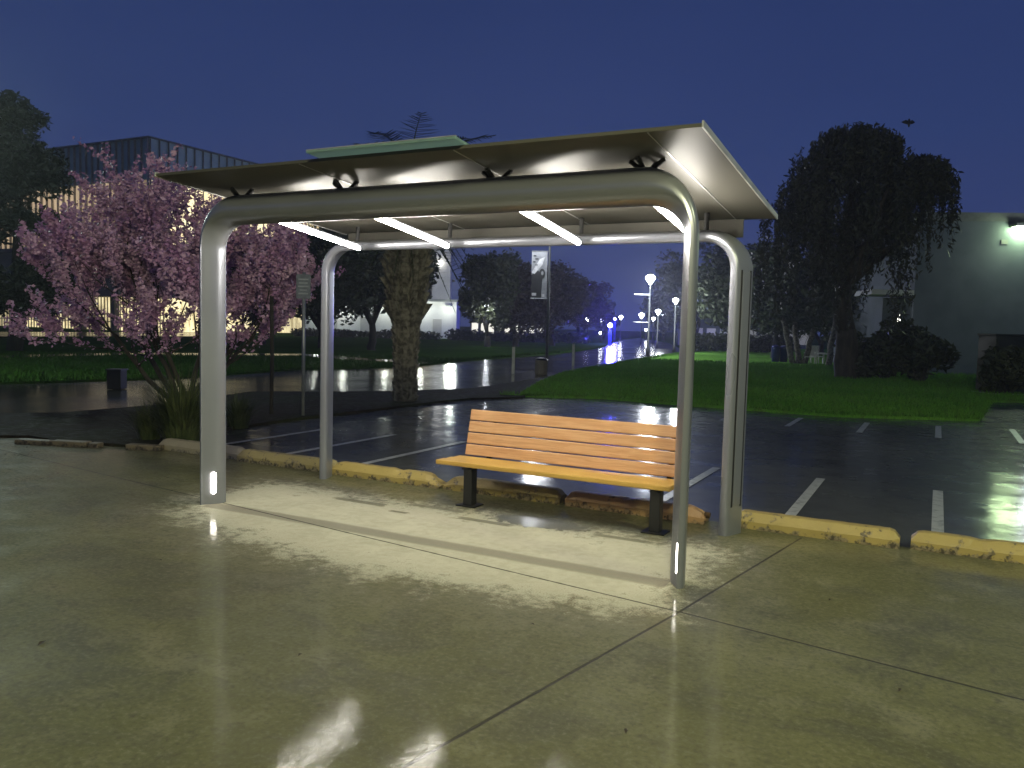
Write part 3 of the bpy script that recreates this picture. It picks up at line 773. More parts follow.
# utility box at the path edge
g = G(117, 389); D = dist_at(389, 117); m_ = mpp(D)
ub = thing('utility_box', tuple(g), 'small black utility box at the edge of the wet path', 'utility box')
MB().obox(v3(g)+Z3*9.5*m_, rt2*7*m_, fw2*.16, Z3*9.5*m_).build('body', M['blk'], ub, bevel=.015)
MB().obox(v3(g)+Z3*19.6*m_, rt2*7.8*m_, fw2*.18, Z3*.6*m_).build('lid', M['dark'], ub)

# ------------------------------------------------------------------ library
def library():
    D = 86.; cpt = base_at(150, D); y0 = row_of_ground(150, D); m_ = mpp(D)
    H = (y0-141)*m_; cx, cy = cpt[0], cpt[1]
    t = thing('library_building', tuple(cpt), 'glass library with vertical fins, lit upper hall and glowing ground floor at left', 'building')
    Lx, Ly = 78., 60.
    z1 = (y0-297)*m_; z2 = (y0-249)*m_; z3 = (y0-181)*m_
    def litmat(name, c, c2, st, sx, sz):
        m, t_, b = newmat(name); p = t_.pos(); X, Y, Z = t_.xyz(p)
        q = t_.scale(p, sx, sx, sz); n = t_.noise(q, 1., 3, .7); n2 = t_.noise(p, .12, 2)
        f = t_.smooth(n, .38, .6); k = t_.smooth(n2, .3, .65)
        colr = t_.mix(f, c2, c); t_.link(colr, b.inputs['Emission Color'])
        t_.link(t_.math('MULTIPLY', t_.lin(k, 0, 1, .45, 1.15), st), b.inputs['Emission Strength'])
        b.inputs['Base Color'].default_value = (.05, .05, .05, 1); b.inputs['Roughness'].default_value = .2
        return m
    # ground floor: glowing glazed wall set back below the slab
    gl = litmat('reading room light', (1., .87, .50), (.55, .44, .22), 1.4, 1.6, .5)
    mb = MB(); mb.box((cx-Lx, cy+3, 0), (cx-1.5, cy+3.2, z1)); mb.box((cx-1.5, cy+3, 0), (cx-1.3, cy+Ly, z1))
    wn = mb.build('ground_floor_window', gl, t)
    mb = MB()
    for i in range(140): x = cx-Lx+i*.55; mb.box((x, cy+2.9, 0), (x+.10, cy+2.997, z1-.002))
    for z in (.9, 1.75): mb.box((cx-Lx, cy+2.86, z), (cx-1.5, cy+2.897, z+.10))
    mb.build('mullion', M['fin'], wn)
    mb = MB()
    for i in range(14):
        x = cx-1.2-i*5.6; MB().box((x, cy+.4, 0), (x+.6, cy+1., z1-.002)).build('column', M['slab'], t)
    mb = MB().box((cx-Lx-1, cy-.6, z1), (cx+.6, cy+Ly, z1+.55)); mb.build('floor_slab', M['slab'], t)
    # middle storey, mostly dark with a few lit panes
    MB().box((cx-Lx, cy+.4, z1+.552), (cx-.4, cy+Ly-1, z2)).build('wall', M['slab'], t)
    wl = emit('white office light', (1, .92, .75), 1.6)
    for x, z, w_ in ((-3.0, .55, .8), (-4.6, .5, .5), (-5.5, .62, .9), (-8.4, .6, .6), (-9.6, .45, .5), (-20, .5, 1.2)):
        zz = z1+.55+(z2-z1-.55)*z; MB().box((cx+x, cy+.36, zz), (cx+x+w_, cy+.397, zz+.55)).build('office_window', wl, t)
    MB().box((cx-Lx-1, cy-.5, z2), (cx+.5, cy+Ly, z2+.4)).build('floor_slab', M['slab'], t)
    # upper hall: warm inner wall behind glass and fins
    up = litmat('upper hall light', (.95, .72, .45), (.6, .43, .26), .62, .35, .12)
    upb = litmat('bright hall light', (1., .90, .56), (1., .80, .44), 1.5, .4, .3)
    MB().box((cx-Lx, cy+.5, z2+.402), (cx-.5, cy+.7, z3)).build('upper_window', up, t)
    MB().box((cx-.7, cy+.71, z2+.402), (cx-.5, cy+Ly-1, z3)).build('upper_window', upb, t)
    MB().box((cx-Lx, cy+.25, z3), (cx-.25, cy+Ly, H)).build('parapet', M['metalroof'], t)
    MB().box((cx-Lx-.3, cy-.1, H), (cx+.1, cy+Ly+.2, H+.14)).build('roof', M['coping'], t)
    fl = MB(); 
    for i in range(78): x = cx-.3-i*1.0; fl.box((x, cy-.05, z2+.402), (x+.05, cy+.22, H-.003))
    f1 = fl.build('fin', M['fin'], t); 
    fl = MB()
    for i in range(52): y = cy+.25+i*1.15; fl.box((cx-.22, y, z2+.402), (cx-.02, y+.05, H-.003))
    f2 = fl.build('fin', M['fin'], t)
    for f_ in (f1, f2): f_['kind'] = 'stuff'
    return t, cpt
lib, libc = library()

# ------------------------------------------------------------------ far white hall with flood lights, and tower
def white_hall():
    D = 92.; c = base_at(380, D); m_ = mpp(D)
    t = thing('white_hall', tuple(c), 'low white floodlit hall far behind the trees, left of the palm', 'building')
    w2 = 76*m_
    MB().obox(c+fw2*3+Z3*2.1, rt2*w2, fw2*3, Z3*2.1).build('wall', M['whitewall'], t)
    MB().obox(c+fw2*3+Z3*4.3, rt2*(w2+.5), fw2*3.6, Z3*.14).build('roof', M['coping'], t)
    for k in (-.8, -.45, .1, .55, .9):
        p = c + rt2*w2*k - fw2*.9 + Z3*3.7
        lm = MB().obox(p+fw2*.45, rt2*.25, fw2*.42, Z3*.05).build('wall_lamp', M['coping'], t)
        point_light('lamp_light', p-fw2*.6-Z3*.3, (.93, 1., .88), 140, .2, t)
    for k in (-.62, -.2, .3, .75):
        MB().obox(c+rt2*w2*k-fw2*.03+Z3*1.1, rt2*.5, fw2*.02, Z3*1.1).build('door', M['pale'], t)
white_hall()
D = 104.; c = base_at(441, D); m_ = mpp(D)
tw = thing('bell_tower', tuple(c), 'slender pale concrete tower between the palm and the dark trees', 'tower')
MB().obox(c+Z3*7.6, rt2*9.2*m_, fw2*1.1, Z3*7.6).build('shaft', M['pale'], tw, bevel=.08)
MB().obox(c+Z3*15.4, rt2*10.5*m_, fw2*1.3, Z3*.2).build('cap', M['pale'], tw)
p = np.array(A(440, 263, D-1.5)); MB().obox(p, rt2*.28, fw2*.2, Z3*.26).build('tower_lamp', emit('tower lamp', (1, 1, .95), 9), tw)
point_light('lamp_light', c+Z3*5-fw2*9+rt2*2, (.9, 1, .9), 900, .3, tw)

# ------------------------------------------------------------------ background trees
LT = 'trees behind the shelter, left of the long path'
tree('dark spreading tree with a forked trunk behind the sign post', 322, 50, 205, 326, 130, 'leafdark', 11000, .36, trunk_r=.26, fork=5, group=LT, k=34)
tree('round dark tree with a straight trunk left of the palm', 372, 48, 210, 318, 128, 'leafdark', 11000, .36, trunk_r=.22, fork=5, group=LT, k=34)
tree('dark tree behind the flowering tree at the left', 262, 54, 215, 330, 120, 'leafred', 9000, .38, trunk_r=.22, fork=4, group=LT)
tree('dark tree between the palm and the pale tower', 404, 56, 200, 318, 60, 'leafdark', 9000, .36, trunk_r=.2, fork=4, group=LT)
tree('tall grey green tree just right of the pale tower', 488, 62, 238, 334, 72, 'leafmid', 10000, .36, trunk_r=.2, group=LT, k=34)
tree('dark reddish tree behind the banner pole', 516, 66, 252, 336, 88, 'leafred', 10000, .38, trunk_r=.24, group=LT, k=34)
tree('dusky tree right of the banner pole', 552, 72, 260, 336, 82, 'leafred', 9000, .38, trunk_r=.24, group=LT)
tree('farther dusky tree right of the banner, near the first far lamp', 580, 92, 274, 334, 64, 'leafred', 6500, .45, trunk_r=.24, group=LT)
tree('smallest distant tree by the blue light', 603, 135, 294, 336, 40, 'leafdark', 3500, .6, trunk_r=.25, group=LT)
RTG = 'trees right of the long path'
tree('tall dark tree between the two right posts', 736, 60, 240, 338, 92, 'leafdark', 13000, .36, trunk_r=.25, group=RTG, k=36)
tree('dark tree just left of the front right post', 696, 84, 234, 337, 92, 'leafdark', 9000, .42, trunk_r=.25, group=RTG)
tree('distant bare looking tree right of the blue light', 664, 130, 278, 336, 52, 'leafmid', 3600, .55, trunk_r=.25, group=RTG)
tree('dark tree right of the back right post', 776, 52, 232, 342, 96, 'leafdark', 12000, .36, trunk_r=.22, group=RTG, k=36)
tree('dark tree filling the gap left of the grey building', 858, 46, 240, 362, 104, 'leafdark', 11000, .36, trunk_r=.22, group=RTG, k=40)
tree('low dark tree behind the white garden chairs', 822, 62, 262, 342, 120, 'leafdark', 12000, .4, trunk_r=.22, group=RTG, k=36)
# hedges far off
def hedge(label, x0, x1, D, h, n, leaf='leafdark', size=.3, group='clipped hedges far across the lawns'):
    p0, p1 = base_at(x0, D), base_at(x1, D); t = thing('hedge', tuple((p0+p1)/2), label, 'hedge', group)
    cl = [(p0+(p1-p0)*s_+Z3*h*.5, np.array([1., .8, h*.55])*(.8+.4*RNG.random())) for s_ in np.linspace(0, 1, int(np.linalg.norm(p1-p0)/1.2)+2)]
    leaves('foliage', M[leaf], t, clump_points(cl, n), size)
    return t
hedge('long low dark hedge behind the right hand lawn', 694, 790, 66, 1.5, 6000)
hedge('dark hedge in front of the pale hall', 455, 580, 84, 1.1, 5000)
hedge('low shrubs along the foot of the white hall', 300, 432, 84, .8, 4000)

# -- weeping tree on the right
def willow():
    D = 30.5; b0 = base_at(848, D); m_ = mpp(D); y0 = row_of_ground(848, D)
    t = thing('weeping_tree', tuple(b0), 'large weeping tree with a thick pale trunk right of the shelter', 'tree')
    def P_(x, y, dd=0.): return b0 + rt2*(x-848)*m_ + fw2*dd + Z3*(y0-y)*m_
    mb = MB(); limb(mb, P_(850, y0+2), P_(846, 330), .46, .36, .02, 5, 12); limb(mb, P_(846, 332), P_(838, 265), .36, .26, .03, 5, 10)
    arms = []
    for (x, y, dd) in ((800, 180, .5), (838, 150, -.6), (870, 165, 1.), (912, 185, -.4), (935, 215, .8), (790, 230, -1.), (860, 200, -1.6), (825, 195, 1.8), (895, 230, -1.2)):
        arms.append(limb(mb, P_(841, 285), P_(x, y, dd), .20, .05, .06, 6, 7))
    mb.build('trunk', M['bark'], t, smooth=True)
    pts = []
    def dome(cx, cy, rx, ry, rd, n, lo):
        for _ in range(n):
            a = RNG.random()*2*PI; e_ = RNG.random()**.6*PI/2; q = .8+.25*RNG.random()
            x = cx + rx*math.cos(a)*math.cos(e_)*q; y = cy - ry*math.sin(e_)*q; dd = rd*math.sin(a)*math.cos(e_)
            L = (lo + RNG.random()*50)*(.35+.65*math.cos(e_)); k = int(L*1.0)+5
            sw = RNG.normal(0, .05); 
            for i in range(k):
                s_ = i/k; pts.append(P_(x + L*sw*s_ + RNG.normal(0, 1.3), y + L*s_, dd + RNG.normal(0, .06)))
    dome(845, 205, 72, 74, 2.8, 380, 50); dome(828, 160, 22, 26, 1.2, 90, 30); dome(868, 165, 24, 30, 1.2, 90, 40)
    dome(912, 200, 35, 42, 1.7, 300, 14)
    dome(796, 230, 40, 48, 1.7, 170, 60)
    dome(858, 250, 48, 50, 2.2, 140, 44)
    leaves('crown', M['leafwillow'], t, np.array(pts), .19, 3.2, droop=1.1)
willow()
# -- clustered fan palms behind it
def small_palm(x, D, h, label, lean, n=16, trunks=1):
    b0 = base_at(x, D); t = thing('fan_palm', tuple(b0), label, 'palm tree', 'small palms on the right hand lawn')
    for k in range(trunks):
        mb = MB(); top = b0 + rt2*(lean + (k-(trunks-1)/2)*.9) + fw2*RNG.normal()*.3 + Z3*h*(1-.12*k)
        limb(mb, b0 + rt2*(k-(trunks-1)/2)*.3, top, .17, .12, .03, 5, 9); mb.build('trunk', M['palmtrunk'], t, smooth=True)
        mbf = MB()
        for i in range(n): palm_frond(mbf, top, i*2.4, 1.1-1.6*i/n, 1.5+.3*RNG.random(), .4, 9, .5)
        o = mbf.build('crown', M['frond'], t)
small_palm(800, 44, 2.6, 'three stemmed low palm near the blue bins', -.1, 18, 3)
small_palm(830, 42, 2.9, 'low single palm close to the weeping tree trunk', .3, 16, 1)
# spiky shrubs in front of the grey building
def shrub(x, yb, wpx, hpx, label, n, leaf='leafdark', size=.26, D=None, name='shrub'):
    D = D or dist_at(yb, x); b0 = base_at(x, D); m_ = mpp(D); w, h = wpx*m_/2, hpx*m_
    t = thing(name, tuple(b0), label, 'shrub')
    cl = []
    for _ in range(16):
        a = RNG.random()*2*PI; q = RNG.random()**.5
        cl.append((b0+np.array([math.cos(a)*w*q*.75, math.sin(a)*w*q*.75, h*(.25+.55*RNG.random()*(1-.5*q))]), np.array([w*.36, w*.36, h*.24])))
    mb = MB()
    for i in range(5): limb(mb, b0, cl[i][0], .05, .02, .08, 3, 5)
    mb.build('stem', M['barkdark'], t)
    leaves('foliage', M[leaf], t, clump_points(cl, n), size, 3., up=.3)
    return t
shrub(890, 381, 82, 74, 'broad dark shrub at the foot of the grey building', 5000)
shrub(925, 384, 60, 60, 'dark shrub right of the broad one against the grey wall', 3600)
shrub(868, 380, 46, 40, 'small low shrub beside the weeping tree trunk', 2200)
shrub(1012, 372, 60, 62, 'rounded shrub peeping over the dark green cabinet', 3200, D=24.)

# ------------------------------------------------------------------ grey building at the right
def grey_building():
    D = 36.; c = base_at(912, D); m_ = mpp(D); y0 = row_of_ground(912, D); H = (y0-222)*m_
    t = thing('grey_building', tuple(c), 'plain pale grey building with flat roof and a wall lamp at right', 'building')
    # wall runs to the right, roughly square to the view
    d = np.array([math.cos(.30), math.sin(.30), 0]); d = rt2*math.cos(.10) - fw2*math.sin(.10); nrm = np.array([-d[1], d[0], 0]); nrm = nrm*np.sign(nrm@fw2)
    Lw = 22.
    MB().obox(c+d*Lw/2+nrm*6+Z3*H/2, d*Lw/2, nrm*6, Z3*H/2).build('wall', M['wallgrey'], t)
    MB().obox(c+d*Lw/2+nrm*6+Z3*(H+.18), d*(Lw/2+.06), nrm*6.06, Z3*.18).build('parapet', M['coping'], t)
    # canopy slab over a side door on the left
    MB().obox(c-d*.9+nrm*1.2+Z3*((y0-293)*m_), d*.9, nrm*1.2, Z3*.11).build('canopy', M['pale'], t)
    MB().obox(c-d*.45+nrm*2.2+Z3*1.7, d*.45, nrm*1., Z3*1.7).build('entrance_block', M['wallgrey'], t)
    lp = np.array(A(899, 318, D-.4)); MB().obox(lp, d*.045, nrm*.05, Z3*.16).build('entrance_lamp', emit('entrance lamp', (1, .97, .85), 4), t)
    p = np.array(A(1017, 230, D-.2))
    # push onto the wall face
    p = p - nrm*((p-c)@nrm) - nrm*.32
    hd = MB().obox(p+Z3*.13, d*.42, nrm*.3, Z3*.06).build('wall_lamp', M['coping'], t)
    MB().obox(p-Z3*.06, d*.36, nrm*.22, Z3*.125).build('lamp_glass', emit('wall lamp', (.72, 1., .50), 48), hd)
    point_light('lamp_light', p-nrm*1.6-Z3*.6, (.88, 1., .92), 75, .2, t)
    MB().obox(c+d*3.6-nrm*.02+Z3*((y0-242)*m_), d*.14, nrm*.02, Z3*.1).build('vent', M['coping'], t)
grey_building()
# dark cabinet at the right edge
D = 24.; g = base_at(1046, D); m_ = mpp(D)
cb = thing('utility_cabinet', tuple(g), 'big dark green utility cabinet at the right edge of the car park', 'cabinet')
hw = 1.42; hgt = 60*m_
MB().obox(g+fw2*.5+Z3*(hgt/2), rt2*hw, fw2*.45, Z3*hgt/2).build('body', M['cabinet'], cb, bevel=.015)
MB().obox(g+fw2*.5+Z3*(hgt+.03), rt2*(hw+.03), fw2*.48, Z3*.028).build('lid', M['cabinet'], cb, bevel=.01)
for s_ in (-1, 1):
    dr = MB().obox(g+rt2*s_*hw*.49+fw2*.04+Z3*(hgt*.5), rt2*hw*.46, fw2*.012, Z3*hgt*.43).build('door', M['cabinet'], cb, bevel=.006)
    MB().obox(g+rt2*s_*.07+fw2*.01+Z3*(hgt*.55), rt2*.012, fw2*.02, Z3*.08).build('handle', M['dark'], dr)
MB().obox(g+fw2*.5+Z3*.03, rt2*(hw+.08), fw2*.55, Z3*.03).build('base', M['pale'], cb)

# blue bins and white garden furniture under the palms
for i, (x, lab) in enumerate(((777, 'left one of two blue litter bins on the lawn'), (785, 'right one of two blue litter bins on the lawn'))):
    D = 46.; b0 = base_at(x, D); t = thing('litter_bin', tuple(b0), lab, 'bin', 'blue litter bins on the lawn')
    MB().lathe(b0, [(.20, 0), (.24, .75), (.255, .78), (.255, .82)], 14).build('body', M['blue'], t, smooth=True)
    MB().lathe(b0, [(.26, .822), (.22, .93), (.05, .98)], 14).build('lid', M['blue'], t, smooth=True)
def chair(x, D, label, rzv):
    b0 = base_at(x, D); t = thing('garden_chair', tuple(b0), label, 'chair', 'white garden chairs on the lawn')
    e1 = rt2*math.cos(rzv)+fw2*math.sin(rzv); e2 = np.array([-e1[1], e1[0], 0])
    MB().obox(b0+Z3*.43, e1*.27, e2*.26, Z3*.02).build('seat', M['white'], t)
    mb = MB()
    for k in range(5): mb.obox(b0+e2*.27+e1*(k-2)*.12+Z3*.72, e1*.045, e2*.012, Z3*.26)
    mb.obox(b0+e2*.27+Z3*.99, e1*.28, e2*.015, Z3*.04); mb.build('backrest', M['white'], t)
    for s_ in (-1, 1):
        for q in (-1, 1): MB().obox(b0+e1*s_*.25+e2*q*.23+Z3*.215, e1*.022, e2*.022, Z3*.208).build('leg', M['white'], t)
        MB().obox(b0+e1*s_*.29+Z3*.64, e1*.03, e2*.27, Z3*.018).build('armrest', M['white'], t)
chair(819, 45, 'white slatted garden chair standing left of the weeping tree', .3)
chair(812, 44, 'white garden chair turned away, next to the other white chair', -.5)
b0 = base_at(825, 44.5)
t = thing('garden_table', tuple(b0), 'low white garden table beside the white chairs', 'table')
MB().lathe(b0, [(.55, .58), (.55, .62)], 18).build('tabletop', M['white'], t)
MB().lathe(b0, [(.28, 0), (.06, .06), (.05, .578)], 12).build('pedestal', M['white'], t)
# litter bin and bollards by the path
b0 = v3(G(541, 374.5)); t = thing('concrete_bin', tuple(b0), 'squat brown concrete litter bin at the path corner under the banner', 'bin')
m_ = mpp(dist_at(374.5, 541))
MB().lathe(b0, [(.20, 0), (.22, .04), (.22, 14*m_), (.19, 14.5*m_)], 16).build('body', M['bincrete'], t)
MB().lathe(b0, [(.23, 14.6*m_), (.19, 16.2*m_), (.08, 17*m_)], 16).build('lid', M['dark'], t)
for (x, y, hpx, lab) in ((513, 374, 27, 'grey square bollard beside the path left of the concrete bin'), (573, 366, 22, 'grey square bollard beside the path right of the concrete bin')):
    b0 = v3(G(x, y)); m_ = mpp(dist_at(y, x)); h = hpx*m_
    t = thing('bollard', tuple(b0), lab, 'bollard', 'square bollards by the path')
    MB().obox(b0+Z3*h*.5, rt2*.052, fw2*.052, Z3*h*.5).build('post', M['polegrey'], t)
    MB().obox(b0+Z3*(h+.012), rt2*.06, fw2*.06, Z3*.012).build('cap', M['dark'], t)

# ------------------------------------------------------------------ banner pole
D = 44.; b0 = base_at(547.5, D); m_ = mpp(D); y0 = row_of_ground(547, D)
bp = thing('banner_pole', tuple(b0), 'dark lamp pole carrying a black and white banner behind the bench', 'pole')
MB().tube([b0, b0+Z3*(y0-238)*m_], [.085, .06], 10).build('pole', M['poledark'], bp, smooth=True)
hz = (y0-233)*m_
MB().lathe(b0, [(.05, hz-.3), (.2, hz-.1), (.3, hz+.1), (.2, hz+.3), (.02, hz+.36)], 14).build('globe', emit('banner lamp', (.95, .97, 1.), 20), bp, smooth=True)
point_light('lamp_light', b0+Z3*(hz-.2)-fw2*1.6-rt2*.7, (.9, .95, 1.), 300, .2, bp)
def Bp(x, y, q=0.): return b0 + rt2*(x-547.5)*m_ + Z3*(y0-y)*m_ - fw2*q
for y in (252.5, 299): MB().tube([Bp(547.5, y), Bp(529.5, y)], .03, 6).build('banner_arm', M['polegrey'], bp)
bnr_d = mat('banner black', (.03, .03, .035), rough=.6); bnr_g = mat('banner grey', (.36, .37, .40), rough=.6); bnr_w = mat('banner white', (.80, .80, .82), rough=.6)
bnr_g.node_tree.nodes['Principled BSDF'].inputs['Emission Color'].default_value = (1, 1, 1, 1)
MB().add([Bp(530, 253), Bp(530, 298.5), Bp(545.5, 298.5), Bp(545.5, 253)], [(0, 1, 2, 3)]).build('banner', bnr_g, bp)
bn_o = bp.children[-1]
MB().add([Bp(530, 276, .02), Bp(530, 298.5, .02), Bp(540, 298.5, .02), Bp(541, 276, .02), Bp(536, 271, .02)], [(0, 1, 2, 3, 4)]).build('dark_field', bnr_d, bn_o)
MB().add([Bp(530, 273.5, .03), Bp(533, 275, .03), Bp(540.5, 266, .03), Bp(543, 258, .03), Bp(538, 260, .03)], [(0, 1, 2, 3, 4)]).build('swoosh', bnr_w, bn_o)
dk = [Bp(540.5+3.1*math.cos(q), 274.5+5*math.sin(q), .04) for q in np.linspace(0, 2*PI, 20)[:-1]]
MB().add(dk, [tuple(range(len(dk)))]).build('disc', bnr_d, bn_o)
dk = [Bp(540.7+1.2*math.cos(q), 274+2.0*math.sin(q), .05) for q in np.linspace(0, 2*PI, 16)[:-1]]
MB().add(dk, [tuple(range(len(dk)))]).build('emblem', bnr_g, bn_o)
for (x, y, a, b_) in ((533, 257, 1.3, .6), (535, 260, 1.6, .5), (532.5, 263, 1.2, .6), (535, 266, 1.3, .5), (533, 295, 2.2, 1.4), (542, 296, 1.4, 1.4)):
    MB().add([Bp(x-a, y-b_, .03), Bp(x-a, y+b_, .03), Bp(x+a, y+b_, .03), Bp(x+a, y-b_, .03)], [(0, 1, 2, 3)]).build('mark', bnr_w if y > 290 else bnr_d, bn_o)

# ------------------------------------------------------------------ path lamps
lampglass = emit('path lamp glass', (.90, .95, 1.), 26.)
lampglassfar = emit('far lamp glass', (.88, .93, 1.), 40.)
def path_lamp(x, D, ytop, label, r=.26, arm=False, power=0, gl=lampglass):
    b0 = base_at(x, D); m_ = mpp(D); y0 = row_of_ground(x, D); z = (y0-ytop)*m_
    t = thing('path_lamp', tuple(b0), label, 'street lamp', 'lamps along the long path')
    MB().tube([b0, b0+Z3*.5, b0+Z3*.55, b0+Z3*(z-r)], [.12, .12, .07, .05], 10).build('pole', M['poledark'], t, smooth=True)
    g_ = MB().lathe(b0, [(.05, z-r*1.15), (r*.5, z-r*.6), (r, z+r*.1), (r*.92, z+r*.5), (r*.5, z+r*.8), (.02, z+r*.9)], 14).build('globe', gl, t, smooth=True)
    MB().lathe(b0, [(r*.55, z+r*.92), (r*.3, z+r*1.15), (.02, z+r*1.35)], 12).build('finial', M['poledark'], t)
    if arm:
        MB().tube([b0+Z3*(z-.95), b0+Z3*(z-.95)-rt2*.95], .03, 6).build('banner_arm', M['white'], t)
        MB().tube([b0+Z3*(z-2.65), b0+Z3*(z-2.65)-rt2*.95], .03, 6).build('banner_arm', M['polegrey'], t)
    if power: point_light('lamp_light', b0+Z3*(z-r*1.2)-fw2*1.3, (.88, .94, 1.), power, .15, t)
    return t
path_lamp(648.5, 50, 279.5, 'tallest looking path lamp with two bare banner arms', .30, True, 1200)
path_lamp(674.5, 60, 301, 'path lamp immediately left of the front right post', .22, False, 700)
path_lamp(657.5, 76, 312, 'path lamp between the tall one and the post, right one of a near pair', .25, False, 500)
path_lamp(641, 92, 315.5, 'path lamp below the tallest lamp, slightly left of its pole', .30)
path_lamp(653, 100, 319, 'small far lamp left beside the near pair', .22)
path_lamp(620.5, 118, 317.5, 'far lamp right of the blue beacon', .28, gl=lampglassfar)
path_lamp(601.5, 100, 319.5, 'far lamp left of the blue beacon', .26)
path_lamp(587.5, 92, 319.5, 'leftmost far lamp on the left side of the path', .23)
path_lamp(600.5, 135, 333, 'tiny low far lamp under the one left of the blue beacon', .22, gl=lampglassfar)
path_lamp(486, 62, 306, 'lone lamp on the far lawn left of the banner', .26, False, 120)
path_lamp(720.5, 70, 309, 'lone small lamp between the two right posts', .2, False, 400)
path_lamp(614.5, 150, 321, 'far lamp hidden in the blue glow', .2, gl=lampglassfar)
path_lamp(646, 130, 330, 'tiny far lamp at the end of the path right side', .2, gl=lampglassfar)
# blue emergency call posts
bluegl = emit('blue beacon', (.10, .10, 1.), 160.); 
for (x, D, yt, r, lab, pw) in ((610, 84, 325.5, .30, 'near blue emergency call post on the path', 900), (614.5, 112, 319, .22, 'farther blue emergency call post behind the near one', 300)):
    b0 = base_at(x, D); m_ = mpp(D); y0 = row_of_ground(x, D); z = (y0-yt)*m_
    t = thing('emergency_post', tuple(b0), lab, 'call post', 'blue emergency posts on the path')
    MB().obox(b0+Z3*(z-.5)/2, rt2*.16, fw2*.16, Z3*(z-.5)/2).build('post', M['blue'], t)
    MB().lathe(b0, [(.12, z-.498), (.2, z-.3), (.2, z-.25)], 12).build('collar', M['dark'], t)
    MB().ell(b0+Z3*z, (r*.75, r*.75, r*.75)).build('beacon', bluegl if D > 100 else emit('blue white beacon', (.26, .28, 1.), 170.), t, smooth=True)
    point_light('lamp_light', b0+Z3*z-fw2*.8, (.06, .05, 1.), pw*5, .3, t)
# low lit distant buildings at the end of the lawns
for (x0, x1, D, h, lab, st) in ((470, 545, 120, 3.0, 'low pale building with a lit ground floor beyond the left lawn', 1.1), (690, 812, 86, 3.4, 'low dim building behind the right hand lawn', .10)):
    p0, p1 = base_at(x0, D), base_at(x1, D); c = (p0+p1)/2; w2 = np.linalg.norm(p1-p0)/2
    t = thing('low_building', tuple(c), lab, 'building')
    MB().obox(c+fw2*3+Z3*h/2, rt2*w2, fw2*3, Z3*h/2).build('wall', M['wallgrey'], t)
    MB().obox(c+fw2*3+Z3*(h+.15), rt2*(w2+.6), fw2*3.6, Z3*.148).build('roof', M['coping'], t)
    wm = emit('shop light', (1., .97, .82), st)
    for k in range(9):
        q = (k-4)/4.6
        MB().obox(c+rt2*w2*q-fw2*.02+Z3*1.2, rt2*w2*.075*(.7+.5*RNG.random()), fw2*.015, Z3*.75).build('window', wm, t)

# ------------------------------------------------------------------ street lamps just outside the frame (their light is in the picture)
def street_lamp(p, h, arm, color, power, label, spot=None):
    p = v3(p); t = thing('street_lamp', tuple(p), label, 'street lamp')
    MB().tube([p, p+Z3*.6, p+Z3*.65, p+Z3*h], [.14, .14, .09, .06], 12).build('pole', M['polegrey'], t, smooth=True)
    a = v3(arm); MB().tube([p+Z3*(h-.05), p+a*.5+Z3*(h+.15), p+a+Z3*(h+.2)], .035, 8).build('arm', M['polegrey'], t, smooth=True)
    hd = p+a+Z3*(h+.2); an = a/np.linalg.norm(a); sn = np.cross(an, Z3)
    h_ = MB().obox(hd+an*.3, an*.34, sn*.15, Z3*.06).build('lamp_head', M['polegrey'], t, bevel=.02)
    MB().obox(hd+an*.32-Z3*.07, an*.26, sn*.12, Z3*.008).build('lens', emit('lamp lens', color, 20), h_)
    point_light('lamp_light', hd+an*.32-Z3*.16, color, power, .45, t)
pl_ = base_at(-75, 19.)
street_lamp(pl_, 6.6, -rt2*.2+fw2*.8, (.80, 1., .86), 1000, 'street lamp beyond the left edge of the view')
street_lamp((11.2, -3.2, 0), 7.4, (-1.4, .5, 0), (.93, 1., .56), 2000, 'street lamp on the pavement out of view to the right')
street_lamp((4.2, -9.2, 0), 5.4, (-1.2, 1.2, 0), (1., .98, .56), 2100, 'street lamp on the pavement behind the viewer')

# a small bird over the grey building
p = np.array(A(909, 123, 40.)); br = thing('bird', tuple(p), 'small dark bird flying above the grey building', 'bird')
mb = MB(); mb.tube([p-Z3*.20, p-Z3*.12, p, p+Z3*.10, p+Z3*.17, p+Z3*.21], [.02, .05, .075, .055, .045, .012], 10); mb.build('body', M['blk'], br, smooth=True)
for s_ in (-1, 1):
    MB().add([p+Z3*.08, p+rt2*s_*.16+Z3*.15, p+rt2*s_*.34+Z3*.06+fw2*.1, p+rt2*s_*.22-Z3*.02+fw2*.05, p-Z3*.08], [(0, 1, 2, 3, 4)]).build('wing', M['blk'], br)

# ------------------------------------------------------------------ sky
w = bpy.data.worlds.new('World'); sc.world = w; w.use_nodes = True
t = NT(w); bg = t.n['Background']
tc = t.n.new('ShaderNodeTexCoord'); zz = t.xyz(tc.outputs['Generated'])[2]
sky = t.n.new('ShaderNodeTexSky'); sky.sky_type = 'NISHITA'; sky.sun_disc = False; sky.sun_elevation = math.radians(-4.); sky.sun_rotation = math.radians(200); sky.air_density = 1.6; sky.dust_density = 2.
rp = t.n.new('ShaderNodeValToRGB'); el = rp.color_ramp.elements
el[0].position = .0; el[0].color = (.036, .050, .155, 1); el[1].position = 1.; el[1].color = (.008, .017, .070, 1)
for pos, c in ((.10, (.035, .052, .164, 1)), (.22, (.025, .047, .157, 1)), (.36, (.018, .036, .130, 1)), (.5, (.013, .027, .103, 1))):
    k = el.new(pos); k.color = c
t.link(t.math('ADD', zz, t.math('MULTIPLY', t.math('SUBTRACT', t.noise(t.scale(tc.outputs['Generated'], 1, 1, 2.5), 2.0, 5, .6), .5), .17)), rp.inputs[0])
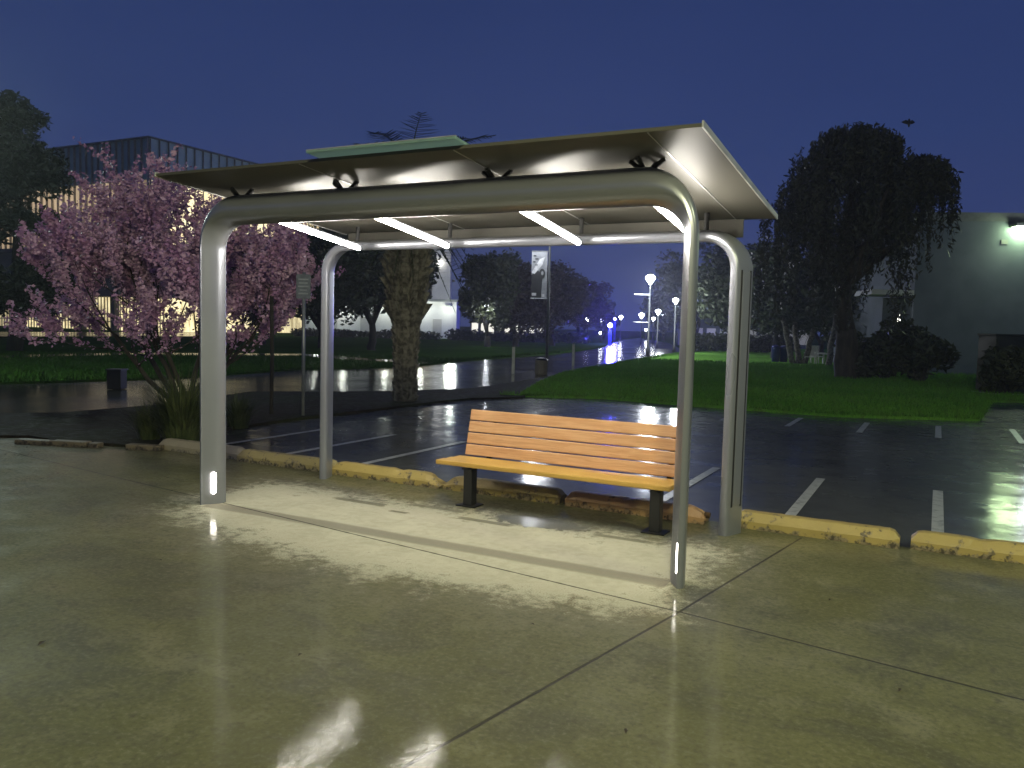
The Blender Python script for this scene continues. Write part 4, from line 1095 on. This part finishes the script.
mx = t.n.new('ShaderNodeMix'); mx.data_type = 'RGBA'; mx.blend_type = 'ADD'; mx.inputs[0].default_value = .12
t.link(rp.outputs[0], mx.inputs[6]); t.link(sky.outputs[0], mx.inputs[7])
t.link(mx.outputs[2], bg.inputs[0]); bg.inputs[1].default_value = 1.

# thin damp mist between the lamps
mist = MB().box((-170, -60, -.5), (170, 190, 45)).build('mist', M['grass'])
mm = bpy.data.materials.new('mist'); mm.use_nodes = True; mt_ = NT(mm); mt_.n.remove(mt_.n['Principled BSDF'])
vs_ = mt_.n.new('ShaderNodeVolumeScatter'); vs_.inputs['Density'].default_value = .0012; vs_.inputs['Anisotropy'].default_value = .55; vs_.inputs['Color'].default_value = (.9, .95, 1., 1)
mt_.link(vs_.outputs[0], mt_.n['Material Output'].inputs['Volume']); mist.data.materials[0] = mm
mist['kind'] = 'structure'
# ------------------------------------------------------------------ camera
cam = bpy.data.cameras.new('camera'); co = bpy.data.objects.new('camera', cam); col.objects.link(co)
cam.sensor_width = 36.; cam.lens = F_PX/1024*36; cam.clip_end = 2000.; cam.clip_start = .05
def s3(d): return Vector((d[0]*EV[0]+d[1]*EV[1], d[0]*NV[0]+d[1]*NV[1], d[2]))
R = Matrix((s3(RT), s3(UP), -s3(FW))).transposed()
p0 = to_site((0, 0))
co.matrix_world = Matrix.Translation((p0[0], p0[1], EYE)) @ R.to_4x4()
sc.camera = co
for o in bpy.data.objects:
    if '_o' in o: del o['_o']
sc.view_settings.view_transform = 'Standard'; sc.view_settings.look = 'None'; sc.view_settings.exposure = 0
try:
    sc.cycles.use_denoising = True; sc.cycles.denoiser = 'OPENIMAGEDENOISE'
    sc.cycles.max_bounces = 6; sc.cycles.diffuse_bounces = 3; sc.cycles.glossy_bounces = 4; sc.cycles.transparent_max_bounces = 4
    sc.cycles.caustics_reflective = False; sc.cycles.caustics_refractive = False
    sc.cycles.sample_clamp_indirect = 4.; sc.cycles.use_light_tree = True
except Exception as ex: print(ex)
